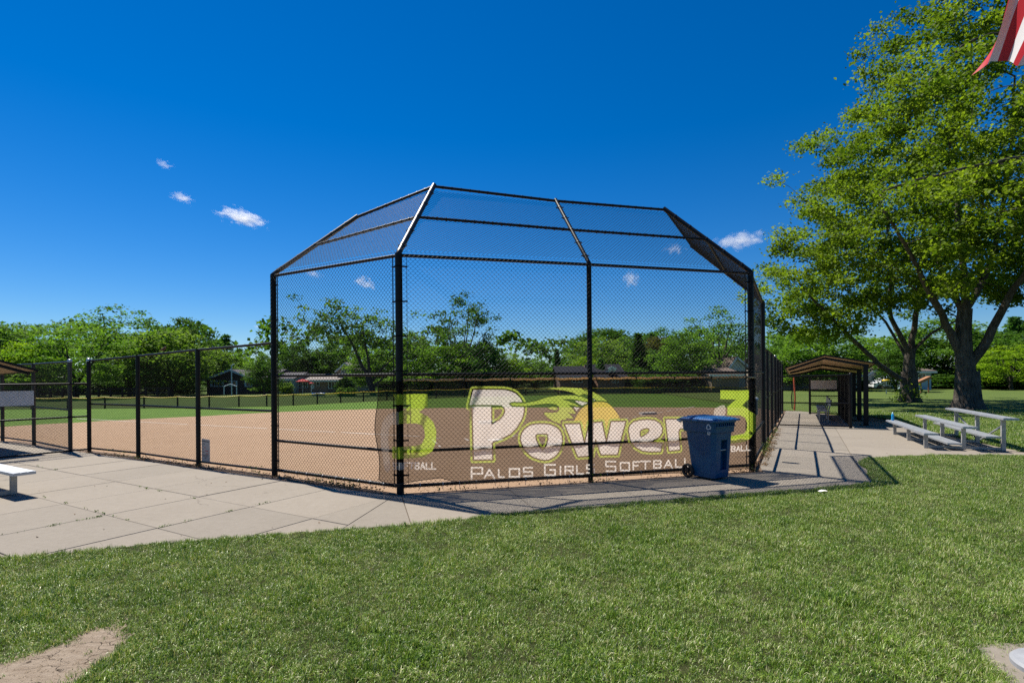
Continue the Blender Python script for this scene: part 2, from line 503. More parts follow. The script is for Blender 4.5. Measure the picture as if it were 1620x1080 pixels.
slabs(PB, tB, -nB, [-1.64, 0, 1.64, 3.28, 4.92, 6.56], [0.26, 2.15, 3.8],
      [(PB + bperp * 0.006, bperp)])
bisD = ((-nB) + qR).normalized(); dperp = V(-bisD.y, bisD.x, 0)
sR = [-3.2, -1.65, 0, 0.55, 2.05, 3.6, 5.15, 6.7, 8.3, 10.1, 11.7, 13.3, 14.9, 16.5, 18.1]
slabs(PD, eR, qR, sR[3:], [0.09, 1.75])
slabs(PD, eR, qR, [0.55, 2.6, 4.6, 6.6, 8.6, 10.6, 12.6], [1.75, 3.3, 4.9, 6.6])
slabs(PD, eR, qR, [-1.1, 0.55], [3.3, 4.9, 6.6])
# the corner between the two strips
kD = PB + tB * ((PD - PB).length + .02) - nB * .26
a1, a2 = PB + tB * 6.571 - nB * .26 if (PD - PB).length > 6.6 else kD, PB + tB * 6.57 - nB * 2.15
e1, e2 = PB + tB * 8.2 - nB * 2.15, PB + tB * 8.2 - nB * 3.8
d1, c1, c2 = PD + qR * .10 + eR * .54, PD + qR * 1.745 + eR * .54, PD + qR * 3.3 + eR * .54
def shrink(q, g=.006):
    c = sum(q, V(0, 0, 0)) / len(q); return [p + (c - p).normalized() * g for p in q]
one_slab(shrink([kD, a2, e1, c1]))
one_slab(shrink([kD, c1, d1]))
one_slab(shrink([e1, c2, c1]))
one_slab(shrink([a2, PB + tB * 6.57 - nB * 3.8, e2, e1]))
one_slab(shrink([e1, e2, e2 + tB * 1.2, c2]))
# bed under the slabs: shows in the joints and as the dirt strip at the fence foot
bed = [PA - nL * -0.05 + eL * 12, PA - nL * -0.05, PB, PD, PD + eR * 19, PD + eR * 19 + qR * 3, PD + eR * 13 + qR * 8, PD - eR * 3 + qR * 9, PB - nB * 4 + bperp, PA - nL * 6, PA - nL * 6 + eL * 14]
sheet('soil_bed', bed, -0.030, SOIL)

# ------------------------------------------------------------------ lawns
EDGE_PX = [(-330, 917), (-150, 902), (0, 886), (100, 876), (200, 865.5), (330, 855), (450, 845), (560, 838), (640, 832), (700, 826), (760, 818), (850, 809), (950, 801), (1050, 793), (1150, 784),
           (1250, 777), (1340, 769), (1380, 764), (1374, 748), (1360, 731), (1368, 726), (1420, 722), (1500, 720), (1620, 721), (1800, 723), (2000, 726)]
edge = []
for (x0, y0), (x1, y1) in zip(EDGE_PX[:-1], EDGE_PX[1:]):
    n = max(3, int(abs(x1 - x0) / 9) + int(abs(y1 - y0) / 4))
    for k in range(n):
        f = k / n
        p = gp(x0 + (x1 - x0) * f, y0 + (y1 - y0) * f)
        edge.append((p.x + random.gauss(0, .012), p.y + random.gauss(0, .025)))
LAWN_POLY = edge + [(14, 9.0), (14, -3), (-14, -3), (-14, 4.6)]
def lawn_mesh(name, poly, z, mat):
    """a gently uneven sheet with an earth edge"""
    tri = tessellate_polygon([[Vector((x, y, 0)) for x, y in poly]])
    n = len(poly)
    vs = [(x, y, z) for x, y in poly] + [(x, y, -0.09) for x, y in poly]
    fs = [list(t) for t in tri] + [[i, (i + 1) % n, n + (i + 1) % n, n + i] for i in range(n)]
    me = bpy.data.meshes.new(name); me.from_pydata(vs, [], fs)
    bm = bmesh.new(); bm.from_mesh(me); bmesh.ops.recalc_face_normals(bm, faces=bm.faces); bm.to_mesh(me); bm.free()
    for p in me.polygons:
        if abs(p.normal.z) > .5 and p.normal.z < 0: p.flip()
    me.materials.append(mat); me.update()
    o = link(name, me); o['kind'] = 'structure'
    return o
lawn_mesh('lawn', LAWN_POLY, 0.012, G_THATCH)
BACK_PX = [(1226, 648), (1262, 650), (1330, 656), (1376, 658), (1400, 662), (1440, 671), (1469, 681), (1530, 695), (1587, 708), (1640, 719), (1800, 722)]
back = []
for (x0, y0), (x1, y1) in zip(BACK_PX[:-1], BACK_PX[1:]):
    for k in range(7):
        f = k / 7
        p = gp(x0 + (x1 - x0) * f, y0 + (y1 - y0) * f)
        back.append((p.x + random.gauss(0, .02), p.y + random.gauss(0, .05)))
PARK_POLY = back + [(15.5, 11.2), (140, 11.2), (140, 140), (20, 140)]
lawn_mesh('park_lawn', PARK_POLY, 0.008, G_PARK)

# bare earth worn into the lawn, bottom left and bottom right
def blob(pxs, z, name, mat=None):
    pts = []
    for (x0, y0), (x1, y1) in zip(pxs, pxs[1:] + pxs[:1]):
        for k in range(5):
            f = k / 5; p = gp(x0 + (x1 - x0) * f, y0 + (y1 - y0) * f)
            pts.append((p.x + random.gauss(0, .012), p.y + random.gauss(0, .012)))
    sheet(name, pts, z, mat or EARTH)
    return pts
BARE1 = blob([(-60, 1062), (20, 1048), (75, 1030), (130, 1004), (185, 989), (206, 1008), (200, 1035), (165, 1062), (120, 1095), (-60, 1130)], 0.020, 'bare_patch')
BARE2 = blob([(1540, 1024), (1575, 1020), (1700, 1019), (1700, 1130), (1600, 1110), (1572, 1066)], 0.020, 'concrete_pad', CONCRETE)
# ------------------------------------------------------------------ grass blades
def inside(poly, x, y):
    P = np.array([(p[0], p[1]) for p in poly]); res = np.zeros(len(x), bool)
    j = len(P) - 1
    for i in range(len(P)):
        xi, yi, xj, yj = P[i, 0], P[i, 1], P[j, 0], P[j, 1]
        if yi != yj:
            c = ((yi > y) != (yj > y)) & (x < (xj - xi) * (y - yi) / (yj - yi) + xi)
            res ^= c
        j = i
    return res
def leafy(name, spec=0.3, rough=0.5, trans=0.4, lo=(0.035, 0.085, 0.012), hi=(0.10, 0.17, 0.03), dry=None, use_obj=False, world_patch=0.0, tint=(1.25, 1.15, 0.55)):
    M = Mat(name, rough, spec=spec)
    at = M.node('ShaderNodeAttribute', attribute_name='tone')
    stops = [(0.0, lo), (0.78 if dry else 1.0, hi)]
    if dry: stops += [(0.86, dry), (1.0, tuple(c * 1.25 for c in dry))]
    fac = at.outputs['Fac']
    if world_patch:
        p = M.pos()
        n = M.noise(p, 1.3, 5, 0.65); n2 = M.noise(p, 7.0, 4, 0.65)
        fac = M.math('ADD', fac, M.math('MULTIPLY', M.math('SUBTRACT', M.math('ADD', M.math('MULTIPLY', n, 0.5), M.math('MULTIPLY', n2, 0.5)), 0.5), world_patch))
    c = M.ramp(fac, stops)
    if use_obj:
        oi = M.node('ShaderNodeObjectInfo')
        c = M.mix(1.0, c, oi.outputs['Color'], 'MULTIPLY')
    M.base(c)
    tr = M.node('ShaderNodeBsdfTranslucent')
    c2 = M.mix(1.0, c, tint, 'MULTIPLY')
    M.l.new(c2, tr.inputs['Color'])
    mx = M.node('ShaderNodeMixShader', Fac=trans)
    M.l.new(M.p.outputs[0], mx.inputs[1]); M.l.new(tr.outputs[0], mx.inputs[2])
    M.l.new(mx.outputs[0], M.out.inputs['Surface'])
    return M.m
BLADE = leafy('grass_blade', 0.45, 0.42, 0.22, (0.032, 0.100, 0.004), (0.275, 0.415, 0.052), dry=(0.47, 0.46, 0.26), world_patch=1.7)

def tuft(rng, n, spread, hmin, hmax, wid, flat=0.25):
    vs, fs, tone = [], [], []
    for i in range(n):
        x, y = rng.normal(0, spread, 2)
        a = rng.uniform(0, 2 * math.pi)
        L = rng.uniform(hmin, hmax)
        lean = rng.uniform(0.25, 1.0) if rng.random() > flat else rng.uniform(1.1, 1.5)
        d = np.array([math.cos(a), math.sin(a), 0]); sd = np.array([-d[1], d[0], 0])
        w = wid * rng.uniform(.7, 1.3)
        p0 = np.array([x, y, -0.004])
        p1 = p0 + d * math.sin(lean * .5) * L * .5 + np.array([0, 0, math.cos(lean * .5) * L * .5])
        p2 = p1 + d * math.sin(lean) * L * .5 + np.array([0, 0, max(-0.2, math.cos(min(lean * 1.25, 1.7))) * L * .5])
        b = len(vs)
        vs += [p0 - sd * w / 2, p0 + sd * w / 2, p1 + sd * w * .42, p1 - sd * w * .42, p2]
        fs += [(b, b + 1, b + 2), (b, b + 2, b + 3), (b + 3, b + 2, b + 4)]
        t = rng.uniform(0.0, 0.78) ** 1.15 if rng.random() > 0.13 else rng.uniform(.84, 1.0)
        tone += [t] * 5
    return np.array(vs), np.array(fs), np.array(tone)

def grass_object(name, pts, rot, scl, pick, tufts, mat):
    """one object: its loose points each carry a tuft, drawn from the tufts kept in the same mesh"""
    vs, fs, tone, tid = [], [], [], []
    n0 = 0
    for k, (v, f, t) in enumerate(tufts):
        vs.append(v); fs.append(f + n0); tone.append(t); tid.append(np.full(len(v), k + 1)); n0 += len(v)
    n = len(pts)
    vs.append(pts); tone.append(np.zeros(n)); tid.append(np.zeros(n, int))
    z = np.zeros((n0, 3))
    me = mesh_np(name, np.concatenate(vs), np.concatenate(fs), mat, attrs={
        'tone': ('FLOAT', np.concatenate(tone).astype(np.float32)),
        'tuft_id': ('INT', np.concatenate(tid).astype(np.int32)),
        'pick': ('INT', np.concatenate([np.zeros(n0), pick]).astype(np.int32)),
        'rot': ('FLOAT_VECTOR', np.concatenate([z, rot]).astype(np.float32)),
        'scl': ('FLOAT_VECTOR', np.concatenate([z, np.repeat(scl[:, None], 3, 1)]).astype(np.float32))})
    o = link(name, me)
    o['kind'] = 'stuff'
    ng = bpy.data.node_groups.new(name, 'GeometryNodeTree')
    ng.interface.new_socket('Geometry', in_out='INPUT', socket_type='NodeSocketGeometry')
    ng.interface.new_socket('Geometry', in_out='OUTPUT', socket_type='NodeSocketGeometry')
    N, Lk = ng.nodes, ng.links
    gi, go = N.new('NodeGroupInput'), N.new('NodeGroupOutput')
    def attr(nm, typ):
        a = N.new('GeometryNodeInputNamedAttribute'); a.data_type = typ; a.inputs['Name'].default_value = nm
        return next(s for s in a.outputs if s.enabled and s.name == 'Attribute')
    def sep(k):
        c = N.new('FunctionNodeCompare'); c.data_type = 'INT'; c.operation = 'EQUAL'
        ins = [s for s in c.inputs if s.enabled]
        Lk.new(attr('tuft_id', 'INT'), ins[0]); ins[1].default_value = k
        s = N.new('GeometryNodeSeparateGeometry'); s.domain = 'POINT'
        Lk.new(gi.outputs[0], s.inputs['Geometry']); Lk.new(c.outputs[0], s.inputs['Selection'])
        return s.outputs[0]
    join = N.new('GeometryNodeJoinGeometry')
    for k in range(len(tufts)):
        g2i = N.new('GeometryNodeGeometryToInstance')
        Lk.new(sep(k + 1), g2i.inputs[0]); Lk.new(g2i.outputs[0], join.inputs[0])
    iop = N.new('GeometryNodeInstanceOnPoints')
    Lk.new(sep(0), iop.inputs['Points']); Lk.new(join.outputs[0], iop.inputs['Instance'])
    iop.inputs['Pick Instance'].default_value = True
    Lk.new(attr('pick', 'INT'), iop.inputs['Instance Index'])
    e2r = N.new('FunctionNodeEulerToRotation')
    Lk.new(attr('rot', 'FLOAT_VECTOR'), e2r.inputs[0]); Lk.new(e2r.outputs[0], iop.inputs['Rotation'])
    Lk.new(attr('scl', 'FLOAT_VECTOR'), iop.inputs['Scale'])
    Lk.new(iop.outputs[0], go.inputs[0])
    mod = o.modifiers.new('grass', 'NODES'); mod.node_group = ng
    return o

def scatter(poly, dens, xr, yr, holes=(), view=1.45):
    """random points in poly; dens(x, y) per square metre"""
    out = []
    cell = 0.5
    xs, ys = np.meshgrid(np.arange(xr[0], xr[1], cell), np.arange(yr[0], yr[1], cell))
    for x0, y0 in zip(xs.ravel(), ys.ravel()):
        if abs(x0 + .25) > (y0 + cell) * view + 0.6: continue
        n = RNG.poisson(max(0.0, dens(x0 + .25, y0 + .25)) * cell * cell)
        if n: out.append(np.stack([x0 + RNG.random(n) * cell, y0 + RNG.random(n) * cell], 1))
    P = np.concatenate(out)
    m = inside(poly, P[:, 0], P[:, 1])
    for hpoly in holes: m &= ~inside(hpoly, P[:, 0], P[:, 1])
    return P[m]
_r = np.random.default_rng(3)
TUFTS = [tuft(_r, 15, 0.020, 0.026, 0.054, 0.0032, 0.30) for _ in range(6)] + [tuft(_r, 13, 0.026, 0.030, 0.062, 0.0033, 0.75) for _ in range(3)] + [tuft(_r, 16, 0.016, 0.038, 0.066, 0.0034, 0.08) for _ in range(2)]
POLE_BASE = gp(1672, 1066); POLE_BASE.z = 0
def grow_lawn():
    P = scatter(LAWN_POLY, lambda x, y: 1400 if y < 5 else 1100 if y < 8 else 700, (-12, 13.8), (1.2, 11.8), (BARE1, BARE2))
    # a few stray blades reaching over the edges of the bare patches
    for b in (BARE1, BARE2):
        B = np.array(b); k = RNG.integers(0, len(B), 620)
        P = np.concatenate([P, B[k] + RNG.normal(0, 1, (620, 2)) * RNG.choice([.02, .035, .09], (620, 1), p=[.5, .35, .15])])
    n = len(P)
    lump = 0.88 + 0.30 * np.sin(P[:, 0] * 5.1 + 1.3 * np.sin(P[:, 1] * 3.3)) * np.sin(P[:, 1] * 4.3 + P[:, 0])
    P3 = np.concatenate([P, np.full((n, 1), 0.012)], 1)
    rot = np.stack([RNG.normal(0, .12, n), RNG.normal(0, .12, n), RNG.uniform(0, 6.283, n)], 1)
    scl = np.clip(lump * RNG.uniform(.75, 1.25, n), .45, 1.7)
    o = grass_object('grass', P3, rot, scl, RNG.integers(0, len(TUFTS), n), TUFTS, BLADE)
    tag(o, 'short mown lawn grass with pale dry blades in front of the backstop')
    big = [tuft(_r, 12, 0.035, 0.04, 0.075, 0.0065, 0.25) for _ in range(6)]
    P = scatter(PARK_POLY, lambda x, y: 260 if y < 16 else 130, (6, 26), (11, 25))
    n = len(P)
    P3 = np.concatenate([P, np.full((n, 1), 0.008)], 1)
    rot = np.stack([RNG.normal(0, .12, n), RNG.normal(0, .12, n), RNG.uniform(0, 6.283, n)], 1)
    o = grass_object('grass', P3, rot, RNG.uniform(.7, 1.3, n), RNG.integers(0, 6, n), big, BLADE)
    tag(o, 'park grass in sun and tree shade behind the bleachers')
grow_lawn()
# ------------------------------------------------------------------ chain-link
def bars_np(A, B, r, up=None):
    """three-sided wires from A[i] to B[i] -> verts, quads"""
    A, B = np.asarray(A, float), np.asarray(B, float)
    d = B - A; d /= np.linalg.norm(d, axis=1, keepdims=True) + 1e-9
    ref = np.where(np.abs(d[:, 2:3]) > .9, np.array([[1.0, 0, 0]]), np.array([[0, 0, 1.0]]))
    x = np.cross(d, ref); x /= np.linalg.norm(x, axis=1, keepdims=True) + 1e-9
    y = np.cross(d, x)
    n = len(A); V_ = np.zeros((n, 6, 3))
    for k in range(3):
        a = 2 * math.pi * k / 3 + .4
        o = (x * math.cos(a) + y * math.sin(a)) * r
        V_[:, k] = A + o; V_[:, k + 3] = B + o
    b = np.arange(n)[:, None, None] * 6
    f = b + np.array([[0, 1, 4, 3], [1, 2, 5, 4], [2, 0, 3, 5]])[None]
    return V_.reshape(-1, 3), f.reshape(-1, 4)
def chain_link(parent, poly, pitch=0.071, r=0.0030, off=0.0, woven=False, name='chain_link', mat=None):
    """wire mesh filling a flat convex polygon (points in order, first edge along the bottom)"""
    P = [Vector(p) for p in poly]
    o = P[0]; u = (P[1] - P[0]).normalized()
    nrm = u.cross(P[2] - P[0]).normalized(); v = nrm.cross(u)
    Q = [((p - o).dot(u), (p - o).dot(v)) for p in P]
    def inside_seg(a, b):
        t0, t1 = 0.0, 1.0; dx, dy = b[0] - a[0], b[1] - a[1]
        for i in range(len(Q)):
            c, d = Q[i], Q[(i + 1) % len(Q)]
            ex, ey = d[0] - c[0], d[1] - c[1]
            num = ex * (a[1] - c[1]) - ey * (a[0] - c[0]); den = ex * dy - ey * dx
            if abs(den) < 1e-9:
                if num < 0: return None
                continue
            t = -num / den
            if den > 0: t0 = max(t0, t)
            else: t1 = min(t1, t)
        return (t0, t1) if t1 - t0 > 1e-4 else None
    A, B = [], []
    umin, umax = min(q[0] for q in Q), max(q[0] for q in Q); vmin, vmax = min(q[1] for q in Q), max(q[1] for q in Q)
    H = vmax - vmin
    if woven:                                  # every wire a zigzag that hooks its neighbours
        nw = int((umax - umin) / (pitch / 2)); nr = int(H / (pitch / 2))
        h = pitch / 2; kn = 0.16
        for i in range(nw):
            for k in range(nr):
                x0 = umin + h * (i + ((i + k) % 2)); x1 = umin + h * (i + ((i + k + 1) % 2)); y0, y1 = vmin + h * k, vmin + h * (k + 1)
                sgn = 1 if x1 > x0 else -1
                a, b = (x0 + sgn * .0, y0 + h * kn), (x1, y1 - h * kn)
                za, zb = sgn * r * .7, sgn * r * .7
                A.append((a, za)); B.append((b, zb))
                A.append(((x1, y1 - h * kn), zb)); B.append(((x1, y1 + h * kn), -zb))
    else:
        for s_ in (1, -1):
            c = umin - H - pitch if s_ > 0 else umin - pitch
            while c < umax + H + pitch:
                a, b = ((c, vmin), (c + H, vmax)) if s_ > 0 else ((c, vmin), (c - H, vmax))
                t = inside_seg(a, b)
                if t:
                    A.append(((a[0] + (b[0] - a[0]) * t[0], a[1] + (b[1] - a[1]) * t[0]), s_ * r * .8))
                    B.append(((a[0] + (b[0] - a[0]) * t[1], a[1] + (b[1] - a[1]) * t[1]), s_ * r * .8))
                c += pitch
    U, VV, N_, O = np.array(u), np.array(v), np.array(nrm), np.array(o)
    def w3(L): return np.array([O + U * q[0][0] + VV * q[0][1] + N_ * (q[1] + off) for q in L])
    vs, fs = bars_np(w3(A), w3(B), r)
    vs = vs - np.array(parent.location)
    ob = link(name, mesh_np(name, vs, fs, mat or WIRE, smooth=False), parent)
    ob['kind'] = 'stuff'
    return ob
def pipe(parent, name, a, b, r, n=10, mat=None, ends=False):
    mb = MB(); mb.tube([a, b], r, n)
    return mb.build(name, mat or PAINT_BLACK, parent)
def post(parent, base, h, r, cap=True, mat=None, name='post', capmat=None):
    mb = MB(); b = Vector(base)
    mb.tube([b + V(0, 0, -.1), b + V(0, 0, h)], r, 14)
    if cap:
        mb.lathe(b + V(0, 0, h), [(r * 1.12, -.03), (r * 1.16, 0.0), (r * 1.05, .022), (r * .6, .045), (0.0, .052)], 14, 1)
    return mb.build(name, [mat or PAINT_BLACK, capmat or PAINT_BLACK], parent)
def bands(parent, base, h, r, dirs, n=6, z0=.25, barx=0.085):
    """tension bars beside a post, held by bands"""
    for d in dirs:
        d = Vector(d).normalized()
        b = Vector(base) + d * (r + barx - 0.02)
        mb = MB(); mb.bar(b + V(0, 0, .06), b + V(0, 0, h - .03), 0.018, 0.006, up=d)
        mb.build('tension_bar', PAINT_BLACK, parent)
        for k in range(n):
            z = z0 + (h - z0 - .2) * k / (n - 1)
            mb = MB()
            mb.bar(Vector(base) + d * (r - .005) + V(0, 0, z), b + d * 0.012 + V(0, 0, z), 0.020, 0.022)
            mb.tube([Vector(base) + V(0, 0, z - .011), Vector(base) + V(0, 0, z + .011)], r + .004, 12, caps=True)
            mb.build('brace_band', PAINT_BLACK, parent)

# ------------------------------------------------------------------ the backstop
BS_H = 3.66
bs = empty('backstop', (PC.x, PC.y, 0), label='tall black chain link backstop with angled canopy over the home plate end', cat='backstop')
HE = 3.52
for p, h, r in ((PA, BS_H, .052), (PB, BS_H, .057), (PC, BS_H, .042), (PD, BS_H, .055), (PE, HE, .050)):
    post(bs, p, h, r, cap=False)
# canopy corners, read off the photograph at the height of the canopy edge
def canopy(px, py, z):
    rx, rz = ray(px, py); t = (z - CAM_H) / rz
    return V(rx * t, t, z)
tops = {k: V(p.x, p.y, h) for k, p, h in (('A', PA, BS_H), ('B', PB, BS_H), ('C', PC, BS_H), ('D', PD, BS_H), ('E', PE, HE))}
def on_plane(px, py, p0, p1, p2):
    n = (p1 - p0).cross(p2 - p0); rx, rz = ray(px, py); d = V(rx, 1, rz); o = V(0, 0, CAM_H)
    return o + d * ((p0 - o).dot(n) / d.dot(n))
cB = canopy(686, 295, 5.22)
cC = on_plane(880, 318, tops['B'], tops['D'], cB)
cD = on_plane(1053, 332, tops['B'], tops['D'], cB)
cA = on_plane(563, 344, tops['A'], tops['B'], cB)
_nE = (tops['E'] - tops['D']).cross(cD - tops['D'])
cE = cD + (tops['E'] - tops['D']) * 0.86
for k, c, r in (('A', cA, .040), ('B', cB, .044), ('C', cC, .034), ('D', cD, .044), ('E', cE, .038)):
    a = tops[k]; mb = MB(); d = (c - a).normalized()
    mb.tube([a - V(0, 0, .10), a, a + d * .06, c + d * .05], [r, r, r, r], 12)
    mb.build('rafter', PAINT_WORN if k in 'AB' else PAINT_BLACK, bs)
    for f in (.1, .3, .5, .7, .88):
        q = a + (c - a) * f; mb = MB()
        mb.tube([q - d * .014, q + d * .014], r + .005, 12)
        mb.bar(q - V(.07, 0, 0), q + V(.07, 0, 0), .018, .018)
        mb.build('brace_band', PAINT_WORN, bs)
RR = .024
def mid(k, c): return tops[k] * 0.5 + c * 0.5
for a, b in ((cA, cB), (cB, cC), (cC, cD), (cD, cE)): pipe(bs, 'rail', a, b, .026)
for (k0, c0), (k1, c1) in ((('A', cA), ('B', cB)), (('B', cB), ('C', cC)), (('C', cC), ('D', cD)), (('D', cD), ('E', cE))):
    pipe(bs, 'rail', mid(k0, c0), mid(k1, c1), .024)
    pipe(bs, 'rail', tops[k0] - V(0, 0, .03), tops[k1] - V(0, 0, .03), .026)
for p0, p1 in ((PA, PB), (PB, PC), (PC, PD), (PD, PE)):
    for z in (.085, .62, 1.80):
        pipe(bs, 'rail', p0 + V(0, 0, z), p1 + V(0, 0, z), .027 if z < .2 else RR)
# wire: on the walls it is woven, on the canopy it lies on the field side
def bay(parent, p0, p1, z0, z1, woven, side=1, r=.0028, h0=None, h1=None):
    n = (p1 - p0).normalized(); n = V(-n.y, n.x, 0)
    o = n * (.030 * side)
    a, b = p0 + o, p1 + o
    return chain_link(parent, [a + V(0, 0, z0), b + V(0, 0, z0), b + V(0, 0, h1 or z1), a + V(0, 0, h0 or z1)], woven=woven, r=r)
bay(bs, PA, PB, .05, BS_H, True, -2.1)
bay(bs, PB, PC, .05, BS_H, True, -2.1)
bay(bs, PC, PD, .05, BS_H, True, -2.1)
bay(bs, PD, PE, .05, BS_H, False, 1, r=.0018, h0=BS_H, h1=HE)
for k0, c0, k1, c1 in (('A', cA, 'B', cB), ('B', cB, 'C', cC), ('C', cC, 'D', cD), ('D', cD, 'E', cE)):
    a, b = tops[k0], tops[k1]
    dn = V(0, 0, -.045)
    chain_link(bs, [a + dn + V(0, 0, .1), b + dn + V(0, 0, .1), c1 + dn, c0 + dn], r=.0030)
    # the knuckled selvedge that stands above the rail
    A_, B_ = [], []
    L = (b - a).length; n = int(L / .071); u = (b - a) / L; up = ((c0 + c1) / 2 - (a + b) / 2).normalized()
    for i in range(n):
        q = a + u * (.0355 + .071 * i) + up * .03
        A_.append(q - u * .03); B_.append(q + up * .045); A_.append(q + up * .045); B_.append(q + u * .03)
    vs, fs = bars_np([tuple(x) for x in A_], [tuple(x) for x in B_], .0036)
    o = link('wire_selvedge', mesh_np('wire_selvedge', vs - np.array(bs.location), fs, WIRE), bs); o['kind'] = 'stuff'
    # wire ties along the canopy rails glint
    for (s0, s1) in ((c0, c1), (tops[k0] * .5 + c0 * .5, tops[k1] * .5 + c1 * .5)):
        m = int((s1 - s0).length / .16); mb = MB(); u2 = (s1 - s0).normalized()
        for i in range(1, m):
            q = s0 + (s1 - s0) * (i / m)
            mb.tube([q - u2 * .011, q + u2 * .011], .031, 7, caps=True)
        mb.build('wire_tie', PAINT_BLACK, bs)['kind'] = 'stuff'
bands(bs, PA, BS_H, .052, [PB - PA], 6)
bands(bs, PB, BS_H, .057, [PA - PB, PC - PB], 7)
bands(bs, PD, BS_H, .055, [PC - PD, PE - PD], 7)
# ties on the bottom rail
mb = MB()
for p0, p1 in ((PA, PB), (PB, PC), (PC, PD)):
    d = (p1 - p0); L = d.length; d.normalize()
    t = .3
    while t < L - .1:
        q = p0 + d * t + V(0, 0, .085)
        mb.tube([q - d * .006, q + d * .006], .033, 8)
        mb.bar(q + V(0, 0, -.03), q + V(random.uniform(-.02, .02), -.03, -.075), .006, .006)
        t += random.uniform(.18, .42)
mb.build('wire_tie', GALV, bs)['kind'] = 'stuff'

# ------------------------------------------------------------------ left foul-line fence
def fence_run(label, pts, heights, rails, name='chain_link_fence', group=None, rpost=.045, caps=None, capmat=None, postmat=None, top=True, wr=.0020):
    c = sum(pts, V(0, 0, 0)) / len(pts)
    f = empty(name, (c.x, c.y, 0), label=label, cat='fence', group=group)
    for i, (p, h) in enumerate(zip(pts, heights)):
        if caps is None or caps[i] is not None:
            post(f, p, h, rpost, cap=(caps[i] if caps else False), capmat=capmat, mat=postmat)
    for i in range(len(pts) - 1):
        a, b = pts[i], pts[i + 1]
        if top: pipe(f, 'rail', a + V(0, 0, heights[i] - .02), b + V(0, 0, heights[i + 1] - .02), .024)
        for z in rails: pipe(f, 'rail', a + V(0, 0, z), b + V(0, 0, z), .022)
        n = (b - a).normalized(); n = V(-n.y, n.x, 0) * .028
        if n.y < 0: n = -n
        chain_link(f, [a + n + V(0, 0, .05), b + n + V(0, 0, .05), b + n + V(0, 0, heights[i + 1]), a + n + V(0, 0, heights[i])] if a.x < b.x else
                      [b + n + V(0, 0, .05), a + n + V(0, 0, .05), a + n + V(0, 0, heights[i]), b + n + V(0, 0, heights[i + 1])], r=wr)
    return f
lf = fence_run('black chain link fence running left from the backstop, small bird on its top rail',
               [L3, L2, L1, PA + eL * .07], [2.24, 2.31, 2.37, 2.42], [.07, 1.16], caps=[True, False, False, None], capmat=GALV)
bands(lf, L1, 2.36, .045, [], 2) if False else None
# gate side of the left dugout: front fence beyond the opening
LD1, LD2, LD3 = at_post(110.5, 13.25), at_post(53, 14.9), at_post(3.5, 16.0)
LD4 = LD3 + (LD3 - LD2) * 1.0; LD5 = LD4 + (LD3 - LD2)
fence_run('black fence before the left dugout, end post with pale dome cap', [LD5, LD4, LD3, LD2, LD1], [2.22] * 5, [.07, 1.02], caps=[False] * 4 + [True], capmat=GALV, postmat=PAINT_WORN)
# right foul-line fence
def along(s, q=0.0, z=0.0): return PD + eR * s + qR * q + V(0, 0, z)
rs = [3.52, 5.2, 7.3, 9.5, 11.6, 13.8, 16.5]
rpts = [PE + (along(9.5) - PE) * ((s - 3.52) / (9.5 - 3.52)) if s <= 9.5 else along(s) for s in rs]
fence_run('black chain link fence running right from the backstop past the dugout', [PE] + rpts[1:], [2.42, 2.42, 2.40, 2.36, 2.32, 2.28, 2.25], [.07, 1.15], caps=[None, False, False, True, False, False, False], capmat=GALV, wr=.0014, rpost=.036)
# ------------------------------------------------------------------ the printed mesh banner
# Its print is drawn here, shape by shape, in the banner's own plane, into a picture made in memory.
DPM = 300                                  # dots per metre
S0, S1, Z0, Z1 = -0.62, (PD - PB).length + 0.34, 0.10, 1.76
BW, BH = int((S1 - S0) * DPM), int((Z1 - Z0) * DPM)
dA = (PA - PB).normalized(); dE = (PE - PD).normalized(); LBD = (PD - PB).length
OFFB = 0.046
def to_banner(px, py):
    """a point of the photograph -> metres along and up the banner"""
    rx, rz = ray(px, py)
    if px < 632: o, d = PB, -dA
    else: o, d = PB, tB
    n = V(-d.y, d.x, 0); o2 = o - n * OFFB
    t = o2.dot(n) / V(rx, 1, 0).dot(n)
    p = V(rx * t, t, CAM_H + rz * t)
    s = (p - o2).dot(d)
    return s, p.z
SS = 2
canvas = np.zeros((BH * SS, BW * SS, 4), np.float32)        # rgb (display values) and ink cover
canvas[..., :3] = (0.100, 0.100, 0.104)
def to_dots(pts): return np.array([((s - S0) * DPM * SS, (z - Z0) * DPM * SS) for s, z in pts])
def poly_mask(polys):
    """even-odd mask of one or more outlines, in canvas dots"""
    A = np.concatenate(polys); x0, y0 = np.floor(A.min(0)).astype(int) - 1; x1, y1 = np.ceil(A.max(0)).astype(int) + 2
    x0, y0 = max(x0, 0), max(y0, 0); x1, y1 = min(x1, canvas.shape[1]), min(y1, canvas.shape[0])
    X, Y = np.meshgrid(np.arange(x0, x1) + .5, np.arange(y0, y1) + .5)
    m = np.zeros(X.shape, bool)
    for P in polys:
        j = len(P) - 1
        for i in range(len(P)):
            if P[i, 1] != P[j, 1]:
                m ^= ((P[i, 1] > Y) != (P[j, 1] > Y)) & (X < (P[j, 0] - P[i, 0]) * (Y - P[i, 1]) / (P[j, 1] - P[i, 1]) + P[i, 0])
            j = i
    return (slice(y0, y1), slice(x0, x1)), m
